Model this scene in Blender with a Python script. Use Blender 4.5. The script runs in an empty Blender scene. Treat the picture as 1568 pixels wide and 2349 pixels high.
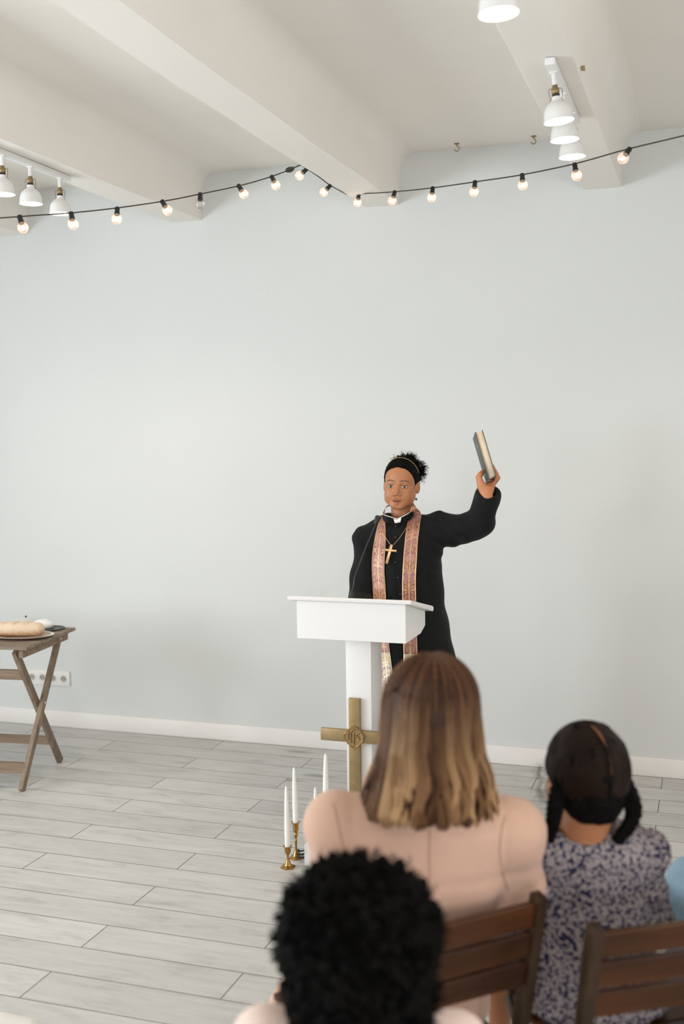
import bpy, bmesh, math, random
import numpy as np
from mathutils import Vector, Matrix
from mathutils.bvhtree import BVHTree

# ------------------------------------------------------------------ camera
S = bpy.context.scene
C = S.collection
random.seed(7); RNG = np.random.default_rng(7)
FPX = 2522.66; CX, CY = 784.0, 1174.5; H = 1.73
R3 = np.array([0.9483338197, 0.3170823836, -0.0110330577])
U3 = np.array([-0.0111527568, 0.0680684831, 0.9976183125])
W3 = np.array([-0.3170781960, 0.9459521360, -0.0680879872])
CAM = np.array([0, 0, H])
cd = bpy.data.cameras.new('camera'); cam = bpy.data.objects.new('camera', cd); C.objects.link(cam)
cam.matrix_world = Matrix([[R3[0], U3[0], -W3[0], 0], [R3[1], U3[1], -W3[1], 0], [R3[2], U3[2], -W3[2], H], [0, 0, 0, 1]])
cd.sensor_fit = 'VERTICAL'; cd.sensor_height = 36; cd.lens = FPX * 36 / 2349
cd.dof.use_dof = True; cd.dof.focus_distance = 4.75; cd.dof.aperture_fstop = 2.1
cd.clip_start = 0.05
S.camera = cam

# ------------------------------------------------------------------ light
S.view_settings.view_transform = 'Standard'; S.view_settings.look = 'None'
S.view_settings.gamma = 1; S.view_settings.use_curve_mapping = False
S.view_settings.exposure = 0.17
w = bpy.data.worlds.new('world'); S.world = w; w.use_nodes = True
w.node_tree.nodes['Background'].inputs[0].default_value = (0.75, 0.87, 1, 1)
w.node_tree.nodes['Background'].inputs[1].default_value = 1.0
WINDOWS = [(-2.1, -0.7), (0.1, 1.5), (2.0, 3.4)]
WZ0, WZ1 = 0.60, 2.10
WIN_W = [75, 135, 55]
RY0, RY1, RZ0, RZ1, RIGHT_FILL_W = 0.6, 2.0, 0.9, 2.3, 45            # unseen window added in the right wall as fill light
BX0, BX1, BZ0, BZ1, BACK_W = 0.7, 2.3, 0.9, 2.4, 92      # window in the back wall behind the camera   # daylight windows in the left wall (Y ranges)
XL, XR, YB, YF = -5.6, 2.9, -3.2, 5.68
def area(name, loc, rot, sx, sy, power, col):
    l = bpy.data.lights.new(name, 'AREA'); l.shape = 'RECTANGLE'; l.size = sx; l.size_y = sy
    l.energy = power; l.color = col
    o = bpy.data.objects.new(name, l); C.objects.link(o); o.location = loc; o.rotation_euler = rot
    return o
for i, (y0, y1) in enumerate(WINDOWS):
    area('window_daylight', (XL - 0.12, (y0 + y1) / 2, (WZ0 + WZ1) / 2), (0, math.radians(-90), 0), WZ1 - WZ0, y1 - y0, WIN_W[i], (0.87, 0.945, 1.0))
area('window_daylight', ((BX0 + BX1) / 2, YB - .12, (BZ0 + BZ1) / 2), (math.radians(90), 0, 0), BX1 - BX0, BZ1 - BZ0, BACK_W, (0.95, 0.97, 1.0))
area('window_daylight', (XR + .12, (RY0 + RY1) / 2, (RZ0 + RZ1) / 2), (0, math.radians(90), 0), RZ1 - RZ0, RY1 - RY0, RIGHT_FILL_W, (1.0, 0.97, 0.94))  # fill light through the added right-hand window
LAMP_W, BULB_W = 4.0, 1.25
WARM = (1.0, 0.62, 0.36)

# ------------------------------------------------------------------ helpers
def at(px, py, D=None, X=None, Y=None, Z=None):
    d = R3 * ((px - CX) / FPX) + U3 * (-(py - CY) / FPX) + W3
    if D is not None: t = D
    elif X is not None: t = X / d[0]
    elif Y is not None: t = Y / d[1]
    else: t = (Z - H) / d[2]
    return CAM + d * t
def rgb(h):
    h = h.lstrip('#'); v = [int(h[i:i + 2], 16) / 255 for i in (0, 2, 4)]
    return tuple(c / 12.92 if c <= 0.04045 else ((c + 0.055) / 1.055) ** 2.4 for c in v)
def tag(o, label=None, cat=None, group=None, kind=None):
    if label: o['label'] = label
    if cat: o['category'] = cat
    if group: o['group'] = group
    if kind: o['kind'] = kind
    return o
def thing(name, label, cat, loc=(0, 0, 0), rz=0, group=None):
    o = bpy.data.objects.new(name, None); C.objects.link(o); o.empty_display_size = 0.05
    o.location = loc; o.rotation_euler = (0, 0, rz)
    return tag(o, label, cat, group)
def mesh_np(name, V, Fq, mat=None, parent=None, smooth=True, col=None, uv=None, world=True):
    """V (n,3) array, Fq list/array of faces (equal length rows, or list). World coordinates unless world=False."""
    me = bpy.data.meshes.new(name)
    V = np.asarray(V, np.float32)
    if parent is not None and world:
        off = np.array(parent_world(parent)); V = V - off[None].astype(np.float32)
    if isinstance(Fq, np.ndarray):
        n, k = Fq.shape
        me.vertices.add(len(V)); me.vertices.foreach_set('co', V.ravel())
        me.loops.add(n * k); me.loops.foreach_set('vertex_index', Fq.astype(np.int32).ravel())
        me.polygons.add(n); me.polygons.foreach_set('loop_start', np.arange(0, n * k, k, dtype=np.int32))
        me.polygons.foreach_set('loop_total', np.full(n, k, np.int32))
        me.update(calc_edges=True)
    else:
        me.from_pydata([tuple(map(float, v)) for v in V], [], [tuple(map(int, f)) for f in Fq])
    if smooth: me.polygons.foreach_set('use_smooth', np.ones(len(me.polygons), bool))
    if col is not None:
        a = me.color_attributes.new('col', 'FLOAT_COLOR', 'POINT')
        a.data.foreach_set('color', np.concatenate([col, np.ones((len(V), 1))], 1).astype(np.float32).ravel())
    if uv is not None:
        l = me.uv_layers.new(name='UVMap')
        li = np.zeros(len(me.loops), np.int32); me.loops.foreach_get('vertex_index', li)
        l.data.foreach_set('uv', np.asarray(uv, np.float32)[li].ravel())
    if mat: me.materials.append(mat)
    o = bpy.data.objects.new(name, me); C.objects.link(o)
    if parent is not None: o.parent = parent
    return o
def parent_world(p):
    v = Vector((0, 0, 0))
    while p is not None:
        v = v + Vector(p.location); p = p.parent
    return v
def bm_obj(name, bm, mat=None, parent=None, smooth=False):
    """bmesh in the parent's local coordinates"""
    me = bpy.data.meshes.new(name); bm.normal_update(); bm.to_mesh(me); bm.free()
    if smooth:
        me.polygons.foreach_set('use_smooth', np.ones(len(me.polygons), bool))
    if mat: me.materials.append(mat)
    o = bpy.data.objects.new(name, me); C.objects.link(o)
    if parent is not None: o.parent = parent
    return o
def auto_smooth(o, ang=35):
    me = o.data
    bm = bmesh.new(); bm.from_mesh(me)
    for f in bm.faces: f.smooth = True
    for e in bm.edges:
        if len(e.link_faces) == 2 and e.calc_face_angle(0) > math.radians(ang): e.smooth = False
    bm.to_mesh(me); bm.free(); return o
def add_box(bm, lo, hi, bev=0.0, M=None):
    r = bmesh.ops.create_cube(bm, size=1)
    vs = r['verts']
    for v in vs:
        v.co = Vector([(lo[i] + hi[i]) / 2 + v.co[i] * (hi[i] - lo[i]) for i in range(3)])
    if bev > 0:
        es = list({e for v in vs for e in v.link_edges})
        g = bmesh.ops.bevel(bm, geom=es, offset=bev, segments=2, affect='EDGES', profile=0.6)
        vs = list({v for f in g['faces'] for v in f.verts} | {v for v in vs if v.is_valid})
    if M is not None:
        bmesh.ops.transform(bm, matrix=M, verts=[v for v in vs if v.is_valid])
    return vs
def box_obj(name, lo, hi, mat, parent=None, bev=0.003, M=None):
    bm = bmesh.new(); add_box(bm, lo, hi, bev, M); return auto_smooth(bm_obj(name, bm, mat, parent))
def bar_M(a, b, up=(0, 0, 1)):
    """matrix with local Z along a->b, origin at a"""
    a = Vector(a); b = Vector(b); z = (b - a).normalized(); u = Vector(up)
    x = u.cross(z)
    if x.length < 1e-4: x = Vector((1, 0, 0))
    x.normalize(); y = z.cross(x)
    m = Matrix((x, y, z)).transposed().to_4x4(); m.translation = a; return m
def bar_obj(name, a, b, wx, wy, mat, parent=None, up=(0, 0, 1), bev=0.002):
    L = (Vector(b) - Vector(a)).length
    return box_obj(name, (-wx / 2, -wy / 2, 0), (wx / 2, wy / 2, L), mat, parent, bev, bar_M(a, b, up))
def add_lathe(bm, prof, seg=32, M=None, cap=False):
    rings = []
    for r, z in prof:
        ring = []
        for i in range(seg):
            a = 2 * math.pi * i / seg
            v = Vector((r * math.cos(a), r * math.sin(a), z))
            if M is not None: v = M @ v
            ring.append(bm.verts.new(v))
        rings.append(ring)
    for a, b in zip(rings, rings[1:]):
        for i in range(seg):
            bm.faces.new((a[i], a[(i + 1) % seg], b[(i + 1) % seg], b[i]))
    if cap: bm.faces.new(rings[0][::-1]); bm.faces.new(rings[-1])
def lathe_obj(name, prof, mat, parent=None, seg=32, M=None, cap=True, ang=50):
    bm = bmesh.new(); add_lathe(bm, prof, seg, M, cap)
    bmesh.ops.recalc_face_normals(bm, faces=bm.faces)
    return auto_smooth(bm_obj(name, bm, mat, parent), ang)
def tubes(paths, radii, sides=5):
    """paths (n,m,3), radii (n,m) or (m,) -> V,F,(path index, point index)"""
    P = np.asarray(paths, float); n, m, _ = P.shape
    R = np.broadcast_to(np.asarray(radii, float), (n, m))
    T = np.gradient(P, axis=1); T /= np.linalg.norm(T, axis=2, keepdims=True) + 1e-9
    up = np.array([0.31, 0.17, 0.93])
    A = np.cross(T, up); A /= np.linalg.norm(A, axis=2, keepdims=True) + 1e-9
    B = np.cross(T, A)
    an = np.arange(sides) * 2 * np.pi / sides
    V = P[:, :, None] + R[:, :, None, None] * (A[:, :, None] * np.cos(an)[None, None, :, None] + B[:, :, None] * np.sin(an)[None, None, :, None])
    idx = np.arange(n * m * sides).reshape(n, m, sides)
    a = idx[:, :-1]; b = idx[:, 1:]
    Fq = np.stack([a, np.roll(a, -1, 2), np.roll(b, -1, 2), b], -1).reshape(-1, 4)
    pi = np.repeat(np.arange(n), m * sides); ti = np.tile(np.repeat(np.arange(m), sides), n)
    return V.reshape(-1, 3), Fq, pi, ti
def tube_obj(name, pts, r, mat, parent=None, sides=8, cap=True, world=True, smoothpts=0):
    pts = np.asarray(pts, float)
    if smoothpts: pts = catmull(pts, smoothpts)
    V, Fq, _, _ = tubes(pts[None], np.broadcast_to(r, (1, len(pts))), sides)
    Fl = [tuple(f) for f in Fq]
    if cap:
        n = len(V); Fl.append(tuple(range(sides))[::-1]); Fl.append(tuple(range(n - sides, n)))
    return mesh_np(name, V, Fl, mat, parent, world=world)
def catmull(P, k=6):
    P = np.asarray(P, float); Q = np.vstack([2 * P[0] - P[1], P, 2 * P[-1] - P[-2]]); out = []
    for i in range(1, len(Q) - 2):
        for j in range(k):
            t = j / k; a, b, c, d = Q[i - 1:i + 3]
            out.append(0.5 * ((2 * b) + (-a + c) * t + (2 * a - 5 * b + 4 * c - d) * t * t + (-a + 3 * b - 3 * c + d) * t ** 3))
    out.append(P[-1]); return np.array(out)
def dup(root, loc=None, rz=None, label=None, group=None):
    r = root.copy(); C.objects.link(r)
    if loc is not None: r.location = loc
    if rz is not None: r.rotation_euler = (0, 0, rz)
    if label: r['label'] = label
    if group: r['group'] = group
    for ch in list(root.children):
        c = ch.copy(); C.objects.link(c); c.parent = r
        for g in list(ch.children):
            d = g.copy(); C.objects.link(d); d.parent = c
    return r

# ------------------------------------------------------------------ implicit surfaces
class Fld:
    def __init__(s, P): s.P = P.astype(np.float32)
    def rc(s, a, b, r1, r2=None):
        if r2 is None: r2 = r1
        a = np.asarray(a, np.float32); b = np.asarray(b, np.float32); ba = b - a
        q = s.P - a; t = np.clip((q @ ba) / max(float(ba @ ba), 1e-9), 0, 1)
        return np.linalg.norm(q - t[..., None] * ba, axis=-1) - (r1 + (r2 - r1) * t)
    def ch(s, pts, rs, k=0.01):
        d = None
        for i in range(len(pts) - 1):
            e = s.rc(pts[i], pts[i + 1], rs[i], rs[i + 1]); d = e if d is None else su(d, e, k)
        return d
    def ell(s, c, r, ax=None):
        q = s.P - np.asarray(c, np.float32)
        if ax is not None: q = q @ np.asarray(ax, np.float32).T
        r = np.asarray(r, np.float32)
        k0 = np.linalg.norm(q / r, axis=-1); k1 = np.linalg.norm(q / r ** 2, axis=-1) + 1e-6
        return k0 * (k0 - 1) / k1
    def torso(s, lv, xa, p=2.3, cap=True):
        """lv: list of (centre xyz, half width, half depth) by rising z; xa horizontal right axis"""
        lv = sorted(lv, key=lambda l: l[0][2]); z = s.P[..., 2]
        zs = [l[0][2] for l in lv]
        cx = np.interp(z, zs, [l[0][0] for l in lv]); cy = np.interp(z, zs, [l[0][1] for l in lv])
        a = np.interp(z, zs, [l[1] for l in lv]); b = np.interp(z, zs, [l[2] for l in lv])
        x, y = s.P[..., 0] - cx, s.P[..., 1] - cy
        u = np.abs(x * xa[0] + y * xa[1]) / a; v = np.abs(-x * xa[1] + y * xa[0]) / b
        d = ((u ** p + v ** p) ** (1 / p) - 1) * np.minimum(a, b)
        if cap: d = smax(d, z - zs[-1], 0.02); d = np.maximum(d, zs[0] - z)
        return d.astype(np.float32)
def su(a, b, k):
    h = np.clip(0.5 + 0.5 * (b - a) / k, 0, 1); return b + (a - b) * h - k * h * (1 - h)
def smax(a, b, k): return -su(-a, -b, k)
def wob(P, amp, freq, seed=0, n=6):
    r = np.random.default_rng(seed); d = 0
    for i in range(n):
        k = r.normal(size=3); k = k / np.linalg.norm(k) * freq * (0.6 + 0.9 * r.random())
        d = d + np.sin(P @ k.astype(np.float32) + r.random() * 6.28)
    return (amp / math.sqrt(n) * d).astype(np.float32)
_c8 = np.array([[i, j, k] for i in (0, 1) for j in (0, 1) for k in (0, 1)])
_e12 = [(a, b) for a in range(8) for b in range(a + 1, 8) if np.abs(_c8[a] - _c8[b]).sum() == 1]
def sdf_arrays(fn, lo, hi, h):
    lo = np.array(lo, float); hi = np.array(hi, float); n = np.ceil((hi - lo) / h).astype(int) + 1
    ax = [lo[i] + h * np.arange(n[i]) for i in range(3)]
    V = np.empty(n, np.float32)
    step = max(1, int(600000 / (n[1] * n[2])))
    for i in range(0, n[0], step):
        G = np.stack(np.meshgrid(ax[0][i:i + step], ax[1], ax[2], indexing='ij'), -1).astype(np.float32)
        V[i:i + step] = fn(Fld(G))
    V[0] = V[-1] = 1; V[:, 0] = V[:, -1] = 1; V[:, :, 0] = V[:, :, -1] = 1
    s = V < 0
    cnt = sum(s[c[0]:n[0] - 1 + c[0], c[1]:n[1] - 1 + c[1], c[2]:n[2] - 1 + c[2]].astype(np.int8) for c in _c8)
    cell = np.argwhere((cnt > 0) & (cnt < 8))
    cid = -np.ones(n - 1, np.int64); cid[tuple(cell.T)] = np.arange(len(cell))
    cv = np.stack([V[tuple((cell + c).T)] for c in _c8], 1)
    acc = np.zeros((len(cell), 3)); num = np.zeros(len(cell))
    for a, b in _e12:
        va, vb = cv[:, a], cv[:, b]; m = (va < 0) != (vb < 0)
        t = (va[m] / (va[m] - vb[m]))[:, None]
        acc[m] += _c8[a] + t * (_c8[b] - _c8[a]); num[m] += 1
    P = lo + h * (cell + acc / num[:, None])
    Fs = []
    for d in range(3):
        e1, e2 = (d + 1) % 3, (d + 2) % 3
        sl0 = [slice(1, n[i] - 1) for i in range(3)]; sl1 = list(sl0)
        sl0[d] = slice(0, n[d] - 1); sl1[d] = slice(1, n[d])
        A, B = s[tuple(sl0)], s[tuple(sl1)]
        ix = np.argwhere(A != B); off = np.array([1, 1, 1]); off[d] = 0; ix = ix + off
        inside = s[tuple(ix.T)]
        o1 = np.zeros(3, int); o1[e1] = 1; o2 = np.zeros(3, int); o2[e2] = 1
        q = np.stack([cid[tuple((ix - o1 - o2).T)], cid[tuple((ix - o2).T)], cid[tuple(ix.T)], cid[tuple((ix - o1).T)]], 1)
        q[~inside] = q[~inside][:, ::-1]
        Fs.append(q)
    Fq = np.concatenate(Fs); Fq = Fq[(Fq >= 0).all(1)]
    return P, Fq
def sdf_obj(name, fn, lo, hi, h, mat, parent=None, col=None):
    P, Fq = sdf_arrays(fn, lo, hi, h)
    return mesh_np(name, P, Fq, mat, parent, col=col(P) if col else None)
def bbox(pts, pad):
    p = np.array(pts); return p.min(0) - pad, p.max(0) + pad
def join_arrays(parts):
    Vs, Fs, n = [], [], 0
    Cs = []
    for V, Fq, c in parts:
        Vs.append(V); Fs.append(np.asarray(Fq) + n); n += len(V)
        Cs.append(np.broadcast_to(np.asarray(c, float), (len(V), 3)))
    return np.concatenate(Vs), np.concatenate(Fs), np.concatenate(Cs)

# ------------------------------------------------------------------ materials
def mat(name, color=(0.8, 0.8, 0.8), rough=0.6, metal=0.0, spec=0.5, bump=0.0, bscale=60.0, var=0.0, vscale=4.0, stretch=(1, 1, 1),
        attr=False, sheen=0.0, sss=0.0, emit=None, estr=0.0, coord='Object'):
    m = bpy.data.materials.new(name); m.use_nodes = True; nt = m.node_tree; N = nt.nodes; L = nt.links
    b = N['Principled BSDF']
    b.inputs['Base Color'].default_value = (*color, 1); b.inputs['Roughness'].default_value = rough
    b.inputs['Metallic'].default_value = metal; b.inputs['Specular IOR Level'].default_value = spec
    if sheen: b.inputs['Sheen Weight'].default_value = sheen
    if sss:
        b.inputs['Subsurface Weight'].default_value = sss; b.inputs['Subsurface Radius'].default_value = (0.012, 0.005, 0.003)
        b.inputs['Subsurface Scale'].default_value = 1.0
    if emit: b.inputs['Emission Color'].default_value = (*emit, 1); b.inputs['Emission Strength'].default_value = estr
    tc = N.new('ShaderNodeTexCoord'); mp = N.new('ShaderNodeMapping'); L.new(tc.outputs[coord], mp.inputs[0]); mp.inputs['Scale'].default_value = stretch
    src = None
    if attr:
        at_ = N.new('ShaderNodeAttribute'); at_.attribute_name = 'col'; src = at_.outputs['Color']; L.new(src, b.inputs['Base Color'])
    if var:
        nz = N.new('ShaderNodeTexNoise'); nz.inputs['Scale'].default_value = vscale; nz.inputs['Detail'].default_value = 6
        L.new(mp.outputs[0], nz.inputs['Vector'])
        mr = N.new('ShaderNodeMapRange'); mr.inputs['From Min'].default_value = 0.3; mr.inputs['From Max'].default_value = 0.7
        mr.inputs['To Min'].default_value = 1 - var; mr.inputs['To Max'].default_value = 1 + var
        L.new(nz.outputs[0], mr.inputs[0])
        mx = N.new('ShaderNodeMix'); mx.data_type = 'RGBA'; mx.blend_type = 'MULTIPLY'; mx.inputs[0].default_value = 1
        if src: L.new(src, mx.inputs[6])
        else: mx.inputs[6].default_value = (*color, 1)
        L.new(mr.outputs[0], mx.inputs[7]); L.new(mx.outputs[2], b.inputs['Base Color'])
    if bump:
        nb = N.new('ShaderNodeTexNoise'); nb.inputs['Scale'].default_value = bscale; nb.inputs['Detail'].default_value = 4
        L.new(mp.outputs[0], nb.inputs['Vector'])
        bp = N.new('ShaderNodeBump'); bp.inputs['Strength'].default_value = bump; bp.inputs['Distance'].default_value = 0.01
        L.new(nb.outputs[0], bp.inputs['Height']); L.new(bp.outputs[0], b.inputs['Normal'])
    return m
def math_n(nt, op, a, b=None, c=None):
    n = nt.nodes.new('ShaderNodeMath'); n.operation = op
    for i, v in enumerate((a, b, c)):
        if v is None: continue
        if isinstance(v, (int, float)): n.inputs[i].default_value = v
        else: nt.links.new(v, n.inputs[i])
    return n.outputs[0]
def ramp(nt, fac, stops):
    r = nt.nodes.new('ShaderNodeValToRGB'); nt.links.new(fac, r.inputs[0]); e = r.color_ramp.elements
    while len(e) < len(stops): e.new(0.5)
    for i, (p, c) in enumerate(stops): e[i].position = p; e[i].color = (*c, 1)
    return r.outputs[0]

M_wall = mat('wall_paint', rgb('#DADBD9'), 0.75, bump=0.06, bscale=14, var=0.012, vscale=1.3)
M_ceil = mat('ceiling_paint', rgb('#F1ECE4'), 0.8, bump=0.08, bscale=9, var=0.015, vscale=2)
M_base = mat('baseboard_paint', rgb('#F1ECE8'), 0.5, bump=0.03, bscale=20, var=0.02, vscale=5)
M_white = mat('white_lacquer', rgb('#ECE9E7'), 0.32, var=0.01, vscale=3)
M_whitem = mat('white_enamel', rgb('#E9E7E4'), 0.4)
M_brass = mat('aged_brass', rgb('#9A835E'), 0.45, metal=0.65, bump=0.05, bscale=40, var=0.14, vscale=22)
M_brassp = mat('polished_brass', rgb('#AC8650'), 0.22, metal=1.0, var=0.08, vscale=30)
M_black = mat('black_plastic', rgb('#1b1b1c'), 0.45)
M_cable = mat('cable', rgb('#3b332b'), 0.6)
M_wax = mat('candle_wax', rgb('#F4F2EC'), 0.45, sss=0.15)
M_wick = mat('wick', rgb('#CFC8BB'), 0.9)
M_skin = mat('skin', (0.4, 0.22, 0.14), 0.45, attr=True, sss=0.12, bump=0.03, bscale=260, spec=0.35)
M_hairb = mat('black_curly_hair', rgb('#0c0a09'), 0.8, spec=0.08, var=0.3, vscale=60)
M_hairs = mat('hair_strands', (0.1, 0.05, 0.03), 0.55, attr=True, spec=0.15)
M_cass = mat('black_wool', rgb('#131415'), 0.85, sheen=0.05, bump=0.25, bscale=300, var=0.08, vscale=14, spec=0.2)
M_blaz = mat('pink_suiting', rgb('#CDA792'), 0.85, sheen=0.2, bump=0.15, bscale=240, var=0.03, vscale=20, spec=0.2)
M_shirt = mat('pale_pink_cotton', rgb('#E7CFC2'), 0.85, sheen=0.2, bump=0.15, bscale=200, spec=0.2)
M_jean = mat('light_denim', rgb('#8199A8'), 0.9, bump=0.2, bscale=220, var=0.1, vscale=25, spec=0.2)
M_beige = mat('beige_cloth', rgb('#B9A48B'), 0.9, bump=0.15, bscale=160, spec=0.2)
M_shoe = mat('black_leather', rgb('#161514'), 0.35)
M_shoew = mat('white_canvas', rgb('#E9E6E0'), 0.7, bump=0.1, bscale=200)
M_paper = mat('page_paper', rgb('#E5D3BE'), 0.85, bump=0.15, bscale=90, stretch=(1, 1, 1), var=0.04, vscale=60)
M_cover = mat('dark_green_bookcloth', rgb('#5f615a'), 0.55, bump=0.08, bscale=300, var=0.05, vscale=30)
M_gilt = mat('faded_gilt', rgb('#9a9b93'), 0.5, metal=0.3)
M_ceram = mat('glazed_ceramic', rgb('#D9DAD6'), 0.3)
M_plate = mat('brown_rim_plate', rgb('#A9937A'), 0.35, var=0.1, vscale=20)
M_dark = mat('dark_metal', rgb('#3c3a36'), 0.4, metal=0.6)
M_collar = mat('white_collar', rgb('#F2F0EC'), 0.4)
M_glassd = mat('socket_plastic', rgb('#E6E4DF'), 0.35)
M_wgold = mat('gold_pendant', rgb('#C9A27A'), 0.3, metal=0.8)
M_recess_shade = mat('socket_recess_shade', rgb('#A9A69F'), 0.5)  # darker grey stands in for the shade inside the socket wells
M_lens = mat('earring_stone', rgb('#5e6f78'), 0.2, metal=0.3)

def wood(name, c1, c2, axis=0, rough=0.6, sc=1.0):
    m = bpy.data.materials.new(name); m.use_nodes = True; nt = m.node_tree; N = nt.nodes; L = nt.links; b = N['Principled BSDF']
    tc = N.new('ShaderNodeTexCoord'); mp = N.new('ShaderNodeMapping'); L.new(tc.outputs['Object'], mp.inputs[0])
    s = [26, 26, 26]; s[axis] = 1.6; mp.inputs['Scale'].default_value = s
    nz = N.new('ShaderNodeTexNoise'); nz.inputs['Scale'].default_value = sc; nz.inputs['Detail'].default_value = 8; nz.inputs['Roughness'].default_value = 0.65
    L.new(mp.outputs[0], nz.inputs['Vector'])
    L.new(ramp(nt, nz.outputs[0], [(0.3, c1), (0.7, c2)]), b.inputs['Base Color'])
    b.inputs['Roughness'].default_value = rough; b.inputs['Specular IOR Level'].default_value = 0.25
    bp = N.new('ShaderNodeBump'); bp.inputs['Strength'].default_value = 0.15; bp.inputs['Distance'].default_value = 0.005
    L.new(nz.outputs[0], bp.inputs['Height']); L.new(bp.outputs[0], b.inputs['Normal'])
    return m
M_tx = wood('weathered_acacia_long', rgb('#6d5f52'), rgb('#A3937F'), 0)
M_tz = wood('weathered_acacia_leg', rgb('#66564a'), rgb('#9b8872'), 2)
M_tdx = wood('weathered_acacia_rail', rgb('#6b5a4b'), rgb('#a08a74'), 0)
M_chx = wood('dark_stained_wood_slat', rgb('#261308'), rgb('#553013'), 0, 0.45)
M_chz = wood('dark_stained_wood_post', rgb('#241711'), rgb('#43301f'), 2, 0.38)
M_chy = wood('dark_stained_wood_seat', rgb('#26150c'), rgb('#4d2e19'), 1, 0.4)

def floor_mat():
    m = bpy.data.materials.new('grey_oak_planks'); m.use_nodes = True; nt = m.node_tree; N = nt.nodes; L = nt.links; b = N['Principled BSDF']
    tc = N.new('ShaderNodeTexCoord'); mp = N.new('ShaderNodeMapping'); L.new(tc.outputs['Object'], mp.inputs[0])
    h = 0.1776
    mp.inputs['Location'].default_value = (2.02 + 1.206 * 50, -5.657 + h * 101, 0)
    br = N.new('ShaderNodeTexBrick'); L.new(mp.outputs[0], br.inputs['Vector'])
    br.offset = 0.5; br.offset_frequency = 2; br.squash = 1
    br.inputs['Color1'].default_value = (0, 0, 0, 1); br.inputs['Color2'].default_value = (1, 1, 1, 1); br.inputs['Mortar'].default_value = (0.5, 0.5, 0.5, 1)
    br.inputs['Scale'].default_value = 1; br.inputs['Mortar Size'].default_value = 0.0019; br.inputs['Mortar Smooth'].default_value = 0.1
    br.inputs['Brick Width'].default_value = 1.206; br.inputs['Row Height'].default_value = h
    cv = N.new('ShaderNodeVectorMath'); cv.operation = 'MULTIPLY_ADD'
    L.new(br.outputs['Color'], cv.inputs[0]); cv.inputs[1].default_value = (37, 53, 91); L.new(tc.outputs['Object'], cv.inputs[2])
    m2 = N.new('ShaderNodeMapping'); L.new(cv.outputs[0], m2.inputs[0]); m2.inputs['Scale'].default_value = (1.6, 22, 1)
    g = N.new('ShaderNodeTexNoise'); g.inputs['Scale'].default_value = 1.6; g.inputs['Detail'].default_value = 9; g.inputs['Roughness'].default_value = 0.66; g.inputs['Distortion'].default_value = 0.5
    L.new(m2.outputs[0], g.inputs['Vector'])
    m3 = N.new('ShaderNodeMapping'); L.new(cv.outputs[0], m3.inputs[0]); m3.inputs['Scale'].default_value = (2.2, 7, 1)
    k = N.new('ShaderNodeTexNoise'); k.inputs['Scale'].default_value = 1.7; k.inputs['Detail'].default_value = 5; k.inputs['Roughness'].default_value = 0.7
    L.new(m3.outputs[0], k.inputs['Vector'])
    c1 = ramp(nt, g.outputs[0], [(0.25, rgb('#AFAEAA')), (0.5, rgb('#C3C1BD')), (0.75, rgb('#D2D0CC'))])
    c2 = ramp(nt, k.outputs[0], [(0.30, rgb('#9a9793')), (0.46, rgb('#C6C4C0')), (0.7, rgb('#D5D4D2'))])
    mx = N.new('ShaderNodeMix'); mx.data_type = 'RGBA'; mx.inputs[0].default_value = 0.45; L.new(c1, mx.inputs[6]); L.new(c2, mx.inputs[7])
    # knots
    vo = N.new('ShaderNodeTexVoronoi'); m4 = N.new('ShaderNodeMapping'); L.new(cv.outputs[0], m4.inputs[0]); m4.inputs['Scale'].default_value = (1.1, 3.6, 1)
    vo.inputs['Scale'].default_value = 1.0; L.new(m4.outputs[0], vo.inputs['Vector'])
    kn = ramp(nt, vo.outputs['Distance'], [(0.03, (0.45, 0.45, 0.45)), (0.12, (1, 1, 1))])
    mk = N.new('ShaderNodeMix'); mk.data_type = 'RGBA'; mk.blend_type = 'MULTIPLY'; mk.inputs[0].default_value = 0.8; L.new(mx.outputs[2], mk.inputs[6]); L.new(kn, mk.inputs[7])
    tone = N.new('ShaderNodeMapRange'); tone.inputs['To Min'].default_value = 0.93; tone.inputs['To Max'].default_value = 1.05
    L.new(br.outputs['Color'], tone.inputs[0])
    mt = N.new('ShaderNodeMix'); mt.data_type = 'RGBA'; mt.blend_type = 'MULTIPLY'; mt.inputs[0].default_value = 1; L.new(mk.outputs[2], mt.inputs[6]); L.new(tone.outputs[0], mt.inputs[7])
    mo = N.new('ShaderNodeMix'); mo.data_type = 'RGBA'; L.new(br.outputs['Fac'], mo.inputs[0]); L.new(mt.outputs[2], mo.inputs[6]); mo.inputs[7].default_value = (*rgb('#4a4038'), 1)
    L.new(mo.outputs[2], b.inputs['Base Color'])
    b.inputs['Roughness'].default_value = 0.5; b.inputs['Specular IOR Level'].default_value = 0.4
    bp = N.new('ShaderNodeBump'); bp.inputs['Strength'].default_value = 0.12; bp.inputs['Distance'].default_value = 0.004
    L.new(g.outputs[0], bp.inputs['Height']); L.new(bp.outputs[0], b.inputs['Normal'])
    return m
M_floor = floor_mat()

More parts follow.
